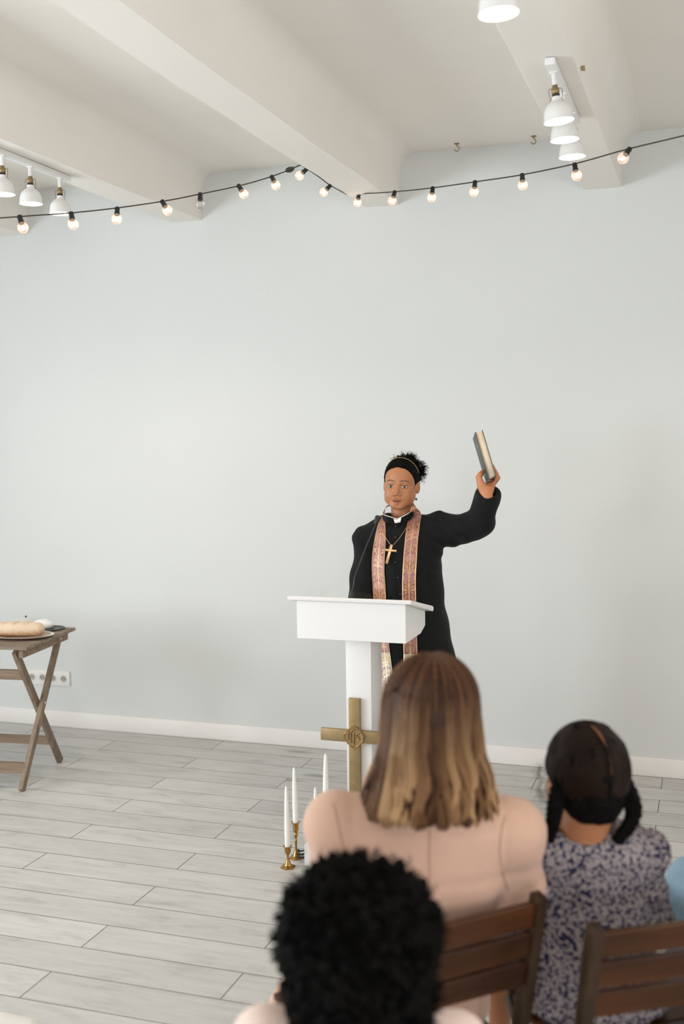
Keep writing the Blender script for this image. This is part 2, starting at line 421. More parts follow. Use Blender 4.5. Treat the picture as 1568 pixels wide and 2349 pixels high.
def stole_mat(name, base1, base2, gold, edge=True, dense=0.5):
    m = bpy.data.materials.new(name); m.use_nodes = True; nt = m.node_tree; N = nt.nodes; L = nt.links; b = N['Principled BSDF']
    uv = N.new('ShaderNodeUVMap'); sp = N.new('ShaderNodeSeparateXYZ'); L.new(uv.outputs[0], sp.inputs[0])
    u = math_n(nt, 'ABSOLUTE', math_n(nt, 'SUBTRACT', sp.outputs[0], 0.5))     # u across, v in metres along
    cb = N.new('ShaderNodeCombineXYZ'); L.new(math_n(nt, 'MULTIPLY', u, 3.2), cb.inputs[0]); L.new(math_n(nt, 'MULTIPLY', sp.outputs[1], 46), cb.inputs[1])
    nz = N.new('ShaderNodeTexNoise'); nz.inputs['Scale'].default_value = 0.75; nz.inputs['Detail'].default_value = 2; L.new(cb.outputs[0], nz.inputs['Vector'])
    wv = math_n(nt, 'SINE', math_n(nt, 'MULTIPLY', nz.outputs[0], 40))
    g1 = math_n(nt, 'LESS_THAN', math_n(nt, 'ABSOLUTE', wv), 0.36)
    vo = N.new('ShaderNodeTexVoronoi'); vo.inputs['Scale'].default_value = 1.6; L.new(cb.outputs[0], vo.inputs['Vector'])
    g2 = math_n(nt, 'LESS_THAN', math_n(nt, 'ABSOLUTE', math_n(nt, 'SUBTRACT', vo.outputs['Distance'], 0.36)), 0.05)
    stem = math_n(nt, 'LESS_THAN', u, 0.035)
    g = math_n(nt, 'MAXIMUM', math_n(nt, 'MAXIMUM', g1, g2), stem)
    if edge: g = math_n(nt, 'MAXIMUM', g, math_n(nt, 'GREATER_THAN', u, 0.445))
    n2 = N.new('ShaderNodeTexNoise'); n2.inputs['Scale'].default_value = 0.25; L.new(cb.outputs[0], n2.inputs['Vector'])
    base = ramp(nt, n2.outputs[0], [(0.42, base1), (0.6, base2)])
    mx = N.new('ShaderNodeMix'); mx.data_type = 'RGBA'; L.new(g, mx.inputs[0]); L.new(base, mx.inputs[6]); mx.inputs[7].default_value = (*gold, 1)
    L.new(mx.outputs[2], b.inputs['Base Color']); b.inputs['Roughness'].default_value = 0.45
    L.new(math_n(nt, 'MULTIPLY', g, 0.35), b.inputs['Metallic'])
    bp = N.new('ShaderNodeBump'); bp.inputs['Strength'].default_value = 0.4; bp.inputs['Distance'].default_value = 0.002; L.new(g, bp.inputs['Height']); L.new(bp.outputs[0], b.inputs['Normal'])
    return m
M_stole = stole_mat('mauve_brocade', rgb('#804640'), rgb('#9d677b'), rgb('#cfa679'))
M_stoleg = stole_mat('gold_brocade', rgb('#cdb48e'), rgb('#9a6a86'), rgb('#efe0bc'))

def floral_mat():
    m = bpy.data.materials.new('navy_floral_cotton'); m.use_nodes = True; nt = m.node_tree; N = nt.nodes; L = nt.links; b = N['Principled BSDF']
    tc = N.new('ShaderNodeTexCoord')
    nz = N.new('ShaderNodeTexNoise'); nz.inputs['Scale'].default_value = 60; L.new(tc.outputs['Object'], nz.inputs['Vector'])
    ad = N.new('ShaderNodeVectorMath'); ad.operation = 'MULTIPLY_ADD'; L.new(nz.outputs['Color'], ad.inputs[0]); ad.inputs[1].default_value = (0.012, 0.012, 0.012); L.new(tc.outputs['Object'], ad.inputs[2])
    vo = N.new('ShaderNodeTexVoronoi'); vo.inputs['Scale'].default_value = 135; L.new(ad.outputs[0], vo.inputs['Vector'])
    f = ramp(nt, vo.outputs['Distance'], [(0.50, (1, 1, 1)), (0.64, (0, 0, 0))])
    v2 = N.new('ShaderNodeTexVoronoi'); v2.inputs['Scale'].default_value = 230; L.new(tc.outputs['Object'], v2.inputs['Vector'])
    f2 = ramp(nt, v2.outputs['Distance'], [(0.1, (0, 0, 0)), (0.45, (1, 1, 1))])
    mx = N.new('ShaderNodeMix'); mx.data_type = 'RGBA'; L.new(math_n(nt, 'MULTIPLY', f, f2), mx.inputs[0]); mx.inputs[6].default_value = (*rgb('#20203c'), 1); mx.inputs[7].default_value = (*rgb('#9C9190'), 1)
    L.new(mx.outputs[2], b.inputs['Base Color']); b.inputs['Roughness'].default_value = 0.85; b.inputs['Specular IOR Level'].default_value = 0.2
    return m
M_floral = floral_mat()

def bread_mat():
    m = bpy.data.materials.new('floured_crust'); m.use_nodes = True; nt = m.node_tree; N = nt.nodes; L = nt.links; b = N['Principled BSDF']
    tc = N.new('ShaderNodeTexCoord'); nz = N.new('ShaderNodeTexNoise'); nz.inputs['Scale'].default_value = 55; nz.inputs['Detail'].default_value = 5; L.new(tc.outputs['Object'], nz.inputs['Vector'])
    sp = N.new('ShaderNodeSeparateXYZ'); L.new(tc.outputs['Object'], sp.inputs[0])
    z = math_n(nt, 'ADD', math_n(nt, 'MULTIPLY', sp.outputs[2], 17), math_n(nt, 'MULTIPLY', nz.outputs[0], 0.9))
    L.new(ramp(nt, z, [(0.40, rgb('#C08E60')), (0.70, rgb('#CDA47E')), (1.0, rgb('#DEC6AC'))]), b.inputs['Base Color'])
    b.inputs['Roughness'].default_value = 0.9
    bp = N.new('ShaderNodeBump'); bp.inputs['Strength'].default_value = 0.5; bp.inputs['Distance'].default_value = 0.004; L.new(nz.outputs[0], bp.inputs['Height']); L.new(bp.outputs[0], b.inputs['Normal'])
    return m
M_bread = bread_mat()

def globe_mat(name, e):
    m = bpy.data.materials.new(name); m.use_nodes = True; nt = m.node_tree; N = nt.nodes; L = nt.links
    N.remove(N['Principled BSDF']); out = N['Material Output']
    tr = N.new('ShaderNodeBsdfTransparent'); gl = N.new('ShaderNodeBsdfGlossy'); gl.inputs['Roughness'].default_value = 0.08
    fr = N.new('ShaderNodeLayerWeight'); fr.inputs[0].default_value = 0.35
    mx = N.new('ShaderNodeMixShader'); L.new(math_n(nt, 'MULTIPLY_ADD', fr.outputs['Fresnel'], 0.5, 0.05), mx.inputs[0]); L.new(tr.outputs[0], mx.inputs[1]); L.new(gl.outputs[0], mx.inputs[2])
    em = N.new('ShaderNodeEmission'); em.inputs[0].default_value = (1, 0.62, 0.38, 1); em.inputs[1].default_value = e
    ad = N.new('ShaderNodeAddShader'); L.new(mx.outputs[0], ad.inputs[0]); L.new(em.outputs[0], ad.inputs[1])
    L.new(ad.outputs[0] if e > 0 else mx.outputs[0], out.inputs[0]); return m
M_globe = globe_mat('lit_clear_glass', 0.22)
M_globe0 = globe_mat('unlit_clear_glass', 0.0)
M_fil = mat('glowing_filament', (1, 1, 1), emit=(1.0, 0.72, 0.45), estr=6)
M_bulb = mat('glowing_frosted_bulb', (1, 1, 1), emit=(1.0, 0.9, 0.78), estr=9)
M_shin = mat('white_reflector', (0.9, 0.9, 0.88), 0.5)

# ================================================================== SETTING
def struct(o): o['kind'] = 'structure'; return o
def plane_box(name, lo, hi, m):
    return struct(box_obj(name, lo, hi, m, bev=0))
plane_box('floor', (XL - .2, YB - .2, -0.12), (XR + .2, YF + .2, 0.0), M_floor)
plane_box('wall_front', (XL - .2, YF, 0), (XR + .2, YF + .2, 3.4), M_wall)
bm = bmesh.new()
for lo_, hi_ in (((XL - .2, YB - .2, 0), (BX0, YB, 3.4)), ((BX1, YB - .2, 0), (XR + .2, YB, 3.4)), ((BX0, YB - .2, 0), (BX1, YB, BZ0)), ((BX0, YB - .2, BZ1), (BX1, YB, 3.4))): add_box(bm, lo_, hi_)
struct(bm_obj('wall_back', bm, M_wall))
bm = bmesh.new()
for x in (BX0, (BX0 + BX1) / 2 - .025, BX1 - .05): add_box(bm, (x, YB - .1, BZ0), (x + .05, YB - .03, BZ1), .003)
for z in (BZ0, BZ1 - .05): add_box(bm, (BX0, YB - .1, z), (BX1, YB - .03, z + .05), .003)
struct(bm_obj('window_4', bm, M_base))
bm = bmesh.new()
for lo_, hi_ in (((XR, YB, 0), (XR + .2, RY0, 3.4)), ((XR, RY1, 0), (XR + .2, YF, 3.4)), ((XR, RY0, 0), (XR + .2, RY1, RZ0)), ((XR, RY0, RZ1), (XR + .2, RY1, 3.4))): add_box(bm, lo_, hi_)
struct(bm_obj('wall_right', bm, M_wall))
bm = bmesh.new()
for y in (RY0, (RY0 + RY1) / 2 - .025, RY1 - .05): add_box(bm, (XR + .03, y, RZ0), (XR + .1, y + .05, RZ1), .003)
for z in (RZ0, RZ1 - .05): add_box(bm, (XR + .03, RY0, z), (XR + .1, RY1, z + .05), .003)
struct(bm_obj('window_5', bm, M_base))  # frame of the window added for fill from the right
ZC = 3.205
plane_box('ceiling', (XL - .2, YB - .2, ZC), (XR + .2, YF + .2, ZC + .2), M_ceil)
bm = bmesh.new()      # left wall with window openings
ys = [YB] + [v for wv in WINDOWS for v in wv] + [YF]
for i in range(0, len(ys), 2): add_box(bm, (XL - .2, ys[i], 0), (XL, ys[i + 1], 3.3))
for a, b in WINDOWS:
    add_box(bm, (XL - .2, a, 0), (XL, b, WZ0)); add_box(bm, (XL - .2, a, WZ1), (XL, b, 3.3))
struct(bm_obj('wall_left', bm, M_wall))
for i, (a, b) in enumerate(WINDOWS):
    bm = bmesh.new()
    for y in (a, (a + b) / 2 - .02, b - .05): add_box(bm, (XL - .1, y, WZ0), (XL - .03, y + .05, WZ1), .003)
    for z in (WZ0, WZ1 - .05): add_box(bm, (XL - .1, a, z), (XL - .03, b, z + .05), .003)
    add_box(bm, (XL - .2, a - .03, WZ0 - .03), (XL + .05, b + .03, WZ0), .004)
    struct(bm_obj('window_%d' % (i + 1), bm, M_base))
# coved beams (profile in X,Z, extruded along Y)
BEAM = [-4.99, -3.85, -2.715, -1.57, -0.432, 0.71, 1.85]
for n, xr in enumerate(BEAM):
    wv = 0.185; zb = 2.945; r = 0.085; prof = []
    taper = 0.012
    for k in range(9):
        a = math.pi / 2 * k / 8; prof.append((xr + taper + r - r * math.cos(a) * 1.0, ZC - r + r * math.sin(a)))
    right = [(xr, zb + .003), (xr + taper, ZC - r)] + prof[1:]
    left = [(2 * xr - wv - x, z) for x, z in right]
    pts = [(xr - wv + .003, zb), (xr - .003, zb)] + right + [(xr + taper + r, ZC + .02), (2 * xr - wv - (xr + taper + r), ZC + .02)] + left[::-1]
    bm = bmesh.new()
    NY = 60; rings = []
    for j in range(NY + 1):
        y = YB + (YF + .01 - YB) * j / NY
        sag = 0.0025 * math.sin(y * 2.1 + n) + 0.0015 * math.sin(y * 5.3 + 2 * n)
        rings.append([bm.verts.new((x + sag * 0.6, y, z + (sag if z < ZC - .02 else 0))) for x, z in pts])
    L_ = len(pts)
    for a, b in zip(rings, rings[1:]):
        for i in range(L_): bm.faces.new((a[i], a[(i + 1) % L_], b[(i + 1) % L_], b[i]))
    bmesh.ops.recalc_face_normals(bm, faces=bm.faces)
    struct(auto_smooth(bm_obj('trim_%d' % (n + 1), bm, M_ceil), 40))
# baseboards
def base(name, lo, hi):
    struct(box_obj(name, lo, hi, M_base, bev=0.004))
base('baseboard_front', (XL, YF - .016, 0), (XR, YF, .095))
base('baseboard_left', (XL, YB, 0), (XL + .016, YF, .095))
base('baseboard_right', (XR - .016, YB, 0), (XR, YF, .095))
base('baseboard_back', (XL, YB, 0), (XR, YB + .016, .095))

# ================================================================== wall sockets and hooks
t = thing('wall_socket', 'white four-gang power outlet on the wall behind the folding table', 'power outlet', (-3.79, YF, .295))
box_obj('face_plate', (-.15, -.012, -.045), (.15, 0, .045), M_glassd, t, .003)
for k in range(4):
    x = -.111 + k * .074
    M = Matrix.Translation((x, -.0125, 0)) @ Matrix.Rotation(math.pi / 2, 4, 'X')
    s_ = lathe_obj('socket_well', [(.0225, .0), (.0225, .0025), (.0200, .0030), (.0190, .0005)], M_glassd, t, 28, M, False)
    lathe_obj('recess_shade', [(.0190, .0006), (.0001, .0006)], M_recess_shade, s_, 28, M, False)  # flat disc on the solid plate, recess shade painted as grey
    bm = bmesh.new()
    for dx in (-.0085, .0085):
        add_lathe(bm, [(.0001, .0), (.0034, .0)], 12, Matrix.Translation((x + dx, -.0136, 0)) @ Matrix.Rotation(math.pi / 2, 4, 'X'))
    # pin holes and the earth pin
    bm_obj('pin_hole', bm, M_black, s_)
def hook(px, py, label, flip):
    p = at(px, py, Z=ZC)
    t = thing('ceiling_hook', label, 'hook', tuple(p), 0, 'screw hooks in the ceiling near the wall')
    lathe_obj('base_plate', [(.001, 0), (.014, 0), (.012, -.004), (.004, -.006), (.001, -.006)], M_brass, t, 16)
    pts = [(0, 0, -.004), (0, 0, -.014)] + [(flip * .012 * math.sin(a), 0, -.026 + .013 * math.cos(a)) for a in np.linspace(0.2, 4.4, 9)]
    ph = -math.radians(18)
    pts = [(x * math.cos(.33), x * math.sin(.33), z) for x, y, z in pts]
    tube_obj('hook_wire', pts, .0026, M_brass, t, world=False)
hook(1047, 329, 'small brass screw hook in the ceiling, nearer the thick middle beam', 1)
hook(1223, 312, 'small brass screw hook in the ceiling, nearer the hanging lamps', 1)
t = thing('cable_clip', 'tiny beige clip on the beam above the row of lamps', 'clip', tuple(at(1334, 157, X=-.428)))
box_obj('clip_body', (-.001, -.012, -.006), (.010, .012, .006), M_brass, t, .002)

# ================================================================== track lamps
def make_track(x, y0, y1, label):
    t = thing('lighting_track', label, 'lighting track', (x, (y0 + y1) / 2, 2.945), 0, 'white lighting rails under the beams')
    L_ = (y1 - y0) / 2
    box_obj('rail', (-.0165, -L_, -.026), (.0165, L_, -.003), M_whitem, t, .002)
    box_obj('dark_gap_strip', (-.013, -L_ + .004, -.004), (.013, L_ - .004, .006), M_dark, t, 0)  # dark strip filling the gap above the rail, its shade given by colour
    return t
make_track(-2.822, 3.55, 4.50, 'white lighting rail under the left beam')
make_track(-0.505, 3.66, 4.38, 'white lighting rail under the right beam carrying three lamps')
make_track(-0.515, 2.25, 2.95, 'white lighting rail under the right beam carrying the nearest lamp')
def make_lamp():
    t = thing('track_lamp', '', 'lamp', (0, 0, 2.92), 0, 'white bell-shaped lamps hanging from the lighting rails')
    bm = bmesh.new(); add_box(bm, (-.012, -.012, -.008), (.012, .012, 0), .002); add_lathe(bm, [(.0075, -.008), (.0075, -.05), (.006, -.052)], 16)
    auto_smooth(bm_obj('stem', bm, M_whitem, t))
    lathe_obj('lamp_socket', [(.0085, -.045), (.0095, -.047), (.0095, -.055), (.013, -.058), (.013, -.068), (.0115, -.07), (.0125, -.072), (.0125, -.085)], M_brass, t, 20)
    lathe_obj('insulator', [(.0128, -.074), (.0132, -.080), (.0128, -.084)], M_black, t, 16, cap=False)
    for s in (-1, 1):
        tube_obj('spring_clip', catmull([(s * .010, 0, -.056), (s * .021, 0, -.058), (s * .022, 0, -.07), (s * .021, 0, -.083), (s * .0175, 0, -.09), (s * .024, 0, -.097)], 4), .0013, M_brass, t, 6, world=False)
    z0 = -.083
    prof_o = [(.0145, z0), (.0155, z0 - .008), (.018, z0 - .014), (.027, z0 - .021), (.037, z0 - .030), (.044, z0 - .043), (.047, z0 - .058), (.048, z0 - .072), (.0505, z0 - .080)]
    prof = prof_o + [(.0495, z0 - .080)] + [(r - .0016, z) for r, z in prof_o[::-1]]
    sh = lathe_obj('lamp_shade', prof, M_whitem, t, 40, cap=False, ang=70)
    sh.data.materials.append(M_shin)
    lathe_obj('bulb', [(.001, z0 - .002), (.012, z0 - .006), (.014, z0 - .018), (.028, z0 - .040), (.033, z0 - .056), (.028, z0 - .068), (.012, z0 - .074), (.001, z0 - .075)], M_bulb, t, 24)
    return t
def lamp_light(t):
    l = bpy.data.lights.new('lamp_glow', 'SPOT'); l.energy = LAMP_W; l.color = (1, .8, .62); l.shadow_soft_size = .03; l.spot_size = math.radians(150); l.spot_blend = 0.6
    o = bpy.data.objects.new('lamp_glow', l); C.objects.link(o); o.parent = t; o.location = (0, 0, -.163)
l0 = make_lamp()
LAMPS = [(-.515, 2.75, 'large-looking white bell lamp at the top edge, nearest of all hanging lamps', 4),
         (-.505, 3.74, 'white bell lamp with visible brass clips, frontmost of three overlapping under the right beam', 7),
         (-.505, 3.98, 'white bell lamp in the middle of three overlapping under the right beam', 3),
         (-.505, 4.23, 'white bell lamp hindmost of three overlapping under the right beam', 2),
         (-2.822, 4.00, 'white bell lamp cut by the left edge of the photo', 0),
         (-2.822, 4.20, 'white bell lamp between two others under the left beam', 0),
         (-2.822, 4.43, 'white bell lamp under the left beam touching the string light cable', 0)]
for i, (x, y, lab, tilt) in enumerate(LAMPS):
    o = l0 if i == 0 else dup(l0)
    o.location = (x, y, 2.922 if i > 0 else 2.922); o['label'] = lab
    o.rotation_euler = (0, math.radians(-tilt), math.radians(20))
    lamp_light(o)
make_track(1.77, 1.9, 2.9, 'white lighting rail under the next beam to the right, outside the frame')
make_track(-2.822, 1.0, 2.0, 'white lighting rail under the left beam, outside the frame')
for x, y in ((1.77, 2.1), (1.77, 2.7), (-2.822, 1.2), (-2.822, 1.8)):
    o = dup(l0, (x, y, 2.922), math.radians(20), 'white bell lamp out of frame, %s end of rail %s' % ('near' if y < 2.4 and x > 0 or y < 1.5 else 'far', 'right of the seats' if x > 0 else 'under the left beam')); lamp_light(o)

# ================================================================== string light
sl = thing('string_light', 'string of clear globe bulbs on a thin dark cable under the beams', 'string light', tuple(at(690, 378, D=5.04)))
def dl(seg, x):
    if seg == 0: return 4.12 + (5.04 - 4.12) * (x / 690)         # from the left frame edge to the first beam hook
    if seg == 1: return 5.04 + 0.60 * (x - 690) / 105
    u = (x - 795) / 773; return 5.64 / (1 + u * (5.64 / 3.95 - 1))
cable = [(0, -60, 503), (0, 0, 500), (0, 83, 494), (0, 167, 488), (0, 268, 477), (0, 378, 461), (0, 459, 445), (0, 553, 425), (0, 628, 403), (0, 690, 378),
         (1, 700, 385), (1, 730, 405), (1, 757, 425), (1, 795, 446), (2, 820, 445), (2, 903, 440), (2, 991, 431), (2, 1090, 417), (2, 1196, 401), (2, 1320, 375), (2, 1435, 343), (2, 1568, 311), (2, 1660, 286)]
pts = [at(x, y, D=dl(s, x)) for s, x, y in cable]
rr = []
for grp in (pts[:10], pts[9:14], pts[13:]):
    rr += list(catmull(grp, 6))[:-1] if grp is not pts[13:] else list(catmull(grp, 6))
tube_obj('cable', rr, .0027, M_cable, sl, 6)
for q in (pts[9], pts[13]):
    tube_obj('fixing_hook', [q + [0, 0, -.004], q + [0.004, 0, .012], q + [0, 0, .03]], .0022, M_dark, sl, 6)
ad = [at(655, 393, D=dl(0, 655)), at(661, 390, D=dl(0, 661)), at(668, 388, D=dl(0, 668)), at(675, 384, D=dl(0, 675))]
tube_obj('plug_connector', catmull(ad, 4), np.interp(np.linspace(0, 3, 13), [0, .6, 1.5, 2.4, 3], [.003, .011, .013, .010, .003]), M_cable, sl, 10)
BULBS = [(0, 45, 497, 51, 517), (0, 163, 489, 167, 510), (0, 269, 478, 268, 494), (0, 372, 462, 380, 476), (0, 459, 445, 459, 463), (0, 547, 426, 555, 439), (0, 623, 405, 629, 418),
         (1, 703, 388, 692, 398), (1, 757, 426, 747, 436), (2, 823, 445, 820, 461), (2, 905, 440, 900, 457), (2, 992, 431, 990, 449), (2, 1089, 417, 1087, 437), (2, 1197, 401, 1198, 418), (2, 1317, 377, 1321, 398), (2, 1443, 342, 1432, 358)]
for i, (s, x0, y0, x1, y1) in enumerate(BULBS):
    D = dl(s, x0); a = at(x0, y0, D=D); b = at(x1, y1, D=D - 0.01); v = (b - a) / np.linalg.norm(b - a)
    M = bar_M(a, a + v, (0.3, 1, 0.1)); off = Vector(a) - Vector(sl.location); M.translation = off
    so = lathe_obj('bulb_holder', [(.002, -.004), (.0095, -.003), (.0105, .004), (.0095, .012), (.0115, .026), (.0115, .030)], M_black, sl, 14, M)
    lit = i != 4
    R_ = .0215; c0 = .030
    pr_ = [(.0095, c0 - .003), (.0105, c0 + .001)] + [(R_ * math.sin(th), c0 + R_ * .92 - R_ * math.cos(th)) for th in np.linspace(.52, math.pi - .03, 12)]
    lathe_obj('globe_bulb', pr_, M_globe if lit else M_globe0, so, 20, M, cap=False, ang=80)
    if lit:
        lathe_obj('filament', [(.001, c0 + .010), (.005, c0 + .013), (.0085, c0 + .021), (.005, c0 + .029), (.001, c0 + .032)], M_fil, so, 12, M)
        l = bpy.data.lights.new('bulb_glow', 'POINT'); l.energy = BULB_W; l.color = WARM; l.shadow_soft_size = .008
        o = bpy.data.objects.new('bulb_glow', l); C.objects.link(o); o.location = a + v * (c0 + .021)

# ================================================================== lectern
LX = -1.377
t = thing('lectern', 'white lectern with boxed desk on a narrow column', 'lectern', (LX, 4.34, 0))
box_obj('base_plate', (-.165, -.27, 0), (.165, .20, .085), M_white, t, .003)
box_obj('column', (-.045, -.07, .085), (.064, .085, .91), M_white, t, .002)
bm = bmesh.new()
def prism(bm, pr, x0, x1):
    a = [bm.verts.new((x0, y, z)) for y, z in pr]; b = [bm.verts.new((x1, y, z)) for y, z in pr]; n = len(pr)
    bm.faces.new(a); bm.faces.new(b[::-1])
    for i in range(n): bm.faces.new((a[i], b[i], b[(i + 1) % n], a[(i + 1) % n]))
prism(bm, [(-.14, .903), (.10, .903), (.175, .925), (.175, .988), (-.14, 1.060)], -.232, .232)
bmesh.ops.recalc_face_normals(bm, faces=bm.faces)
bmesh.ops.bevel(bm, geom=list(bm.edges), offset=.0015, segments=1, affect='EDGES')
bm_obj('desk_box', bm, M_white, t)
bm = bmesh.new()
prism(bm, [(-.168, 1.0665), (.20, .9825), (.205, 1.000), (.195, 1.006), (-.165, 1.082), (-.171, 1.078)], -.262, .262)
bmesh.ops.recalc_face_normals(bm, faces=bm.faces)
bmesh.ops.bevel(bm, geom=list(bm.edges), offset=.002, segments=2, affect='EDGES')
auto_smooth(bm_obj('desk_top', bm, M_white, t))

# gold cross fixed to the column
yc = 4.27
def cpx(x, y, Y=yc - .022): return at(x, y, Y=Y)
cx0 = cpx(812, 1690)
t = thing('altar_cross', 'large brass cross on the front of the lectern column', 'cross', tuple(cx0))
bm = bmesh.new()
tpz = cpx(811, 1603)[2] - cx0[2]
for lo, hi in (((-.0245, 0, -.44), (.0245, .020, tpz)), ((-.148, .001, -.026), (.148, .0195, .026))):
    add_box(bm, lo, hi, .003)
auto_smooth(bm_obj('cross_bars', bm, M_brass, t))
N_ = 96; bm = bmesh.new(); outl = []
for i in range(N_):
    a = 2 * math.pi * i / N_
    r = .030
    for q_a, c_, R_ in [(k * math.pi / 2, .0205, .0225) for k in range(4)] + [(math.pi / 4 + k * math.pi / 2, .0290, .0095) for k in range(4)]:
        dq = (a - q_a + math.pi) % (2 * math.pi) - math.pi; sq = R_ ** 2 - (c_ * math.sin(dq)) ** 2
        if abs(dq) < 1.4 and sq > 0: r = max(r, c_ * math.cos(dq) + math.sqrt(sq))
    outl.append((r * math.cos(a), r * math.sin(a) * 1.07))
fr = [bm.verts.new((x, -.006, z)) for x, z in outl]; bk = [bm.verts.new((x, .002, z)) for x, z in outl]
bm.faces.new(fr)
for i in range(N_): bm.faces.new((fr[i], bk[i], bk[(i + 1) % N_], fr[(i + 1) % N_]))
bmesh.ops.recalc_face_normals(bm, faces=bm.faces)
md = auto_smooth(bm_obj('medallion', bm, M_brass, t))
rim = [(x * .97, -.0065, z * .97) for x, z in outl]; rim.append(rim[0])
tube_obj('rim', rim, .0022, M_brassp, md, 6, False, world=False)
def zz(x, y): return ((x - 818) * .000208, -.0085, -(y - 990) * .000208)      # medallion detail coordinates
LET = {'letter_i': [[(712, 895), (708, 960), (712, 1055)], [(706, 905), (722, 890)]],
       'letter_h': [[(745, 850), (762, 905), (762, 1090), (772, 1085)], [(760, 905), (790, 850), (825, 835), (855, 850)], [(800, 915), (825, 905), (828, 1000), (818, 1120), (780, 1160)]],
       'letter_s': [[(935, 925), (905, 915), (880, 935), (885, 965), (925, 990), (935, 1030), (905, 1065), (875, 1070)]]}
for nm, strokes in LET.items():
    parts = []
    for s_ in strokes:
        P_ = catmull([zz(*p) for p in s_], 4); V_, F_, _, _ = tubes(P_[None], np.full((1, len(P_)), .0021), 6); parts.append((V_, F_, (0, 0, 0)))
    V_, F_, _ = join_arrays(parts); mesh_np(nm, V_, F_, M_brassp, md, world=False)

# microphone on the lectern
mb = at(807, 1366, Y=4.40); mb[2] = 1.035
t = thing('gooseneck_microphone', 'black gooseneck microphone standing on the lectern desk', 'microphone', tuple(mb))
def q_(x, y, Y): return at(x, y, Y=Y) - mb
lathe_obj('microphone_base', [(.001, -.002), (.012, -.002), (.011, .03), (.006, .045), (.001, .045)], M_black, t, 18)
g = [(0, 0, .04), q_(810, 1347, 4.40), q_(813, 1325, 4.405), q_(825, 1292, 4.42), q_(843, 1245, 4.45), q_(858, 1210, 4.47), q_(864, 1199, 4.48)]
tube_obj('gooseneck', catmull(g, 6), .0030, M_dark, t, 8, world=False)
a, b = Vector(q_(861, 1202, 4.475)), Vector(q_(866, 1186, 4.485))
lathe_obj('microphone_head', [(.001, -.004), (.006, -.002), (.0075, .008), (.010, .016), (.012, .024), (.0115, .032), (.006, .038), (.001, .039)], M_black, t, 18, bar_M(a, b))

# ================================================================== candles
def candlestick(x, y, z, h, label, tall):
    t = thing('candlestick', label, 'candlestick', (x, y, z), .6, 'brass candlesticks with white taper candles')
    bm = bmesh.new()
    add_lathe(bm, [(.031, 0), (.031, .004), (.027, .007), (.015, .010)], 6)
    p = [(.015, .010), (.012, .018), (.008, .030), (.0045, .042)]
    if tall: p += [(.0045, h * .45), (.007, h * .50), (.004, h * .53), (.006, h * .60), (.009, h * .64), (.0095, h * .68), (.005, h * .72), (.010, h * .76), (.0125, h * .79), (.0115, h * .82), (.0125, h * .97)]
    else: p += [(.004, h * .55), (.0055, h * .62), (.010, h * .68), (.0125, h * .78), (.0135, h * .97)]
    p += [(.0165, h * .98), (.0175, h), (.0115, h), (.0115, h - .012), (.001, h - .012)]
    add_lathe(bm, p, 24)
    bmesh.ops.recalc_face_normals(bm, faces=bm.faces)
    auto_smooth(bm_obj('stick', bm, M_brassp, t), 45)
    lathe_obj('drip_pan', [(.012, h - .002), (.0175, h - .001), (.0195, h + .002), (.0185, h + .002), (.012, h)], M_brassp, t, 24, cap=False)
def candle(x, y, z, L_, r, label, lean=0, ly=0):
    t = thing('taper_candle', label, 'candle', (x, y, z), 0, 'white taper candles')
    t.rotation_euler = (ly, lean, 0)
    lathe_obj('candle_body', [(.001, 0), (.0108, 0), (.0108, .012), (r, .016), (r * .99, L_ * .35), (r * .78, L_ * .7), (r * .52, L_ * .93), (r * .38, L_ * .975), (r * .15, L_ * .995), (.001, L_)], M_wax, t, 20)
    tube_obj('wick', [(0, 0, L_ - .003), (0.0005, 0, L_ + .004), (-.002, 0, L_ + .009)], .0009, M_wick, t, 5, world=False)
candlestick(-1.597, 4.029, 0, .087, 'short brass candlestick on the floor, leftmost beside the lectern', False)
candle(-1.597, 4.029, .077, .258, .0112, 'white taper candle in the short brass candlestick, leftmost', -.012)
candlestick(-1.601, 4.133, 0, .150, 'tall brass candlestick on the floor behind the short one', True)
candle(-1.601, 4.133, .140, .240, .0115, 'white taper candle in the tall brass candlestick', -.02)
p3 = at(722, 1990, Z=0)
candlestick(-1.462, 3.985, 0, .105, 'brass candlestick hidden behind the blazer shoulder, in front of the lectern base', False)
candle(-1.462, 3.985, .095, .262, .0105, 'slim ivory taper candle next to the woman in pink, right of the two free-standing candles', .01)
candlestick(-1.462, 4.115, .085, .135, 'brass candlestick standing on the lectern base', True)
candle(-1.462, 4.115, .21, .245, .0128, 'thickest and rightmost white taper candle, left of the brass cross', .004)
pc = at(687, 1966, Y=4.10); coil = [(.016 * math.cos(a) * (1 + .15 * math.sin(3 * a)) , .010 * math.sin(a), .012 + .0022 * a + .004 * math.sin(2 * a)) for a in np.linspace(0, 17, 90)]
t = thing('cord', 'small coil of dark cord beside the tall candlestick', 'cord', (-1.565, 4.10, 0)); tube_obj('coil', coil, .0035, M_dark, t, 6, world=False)

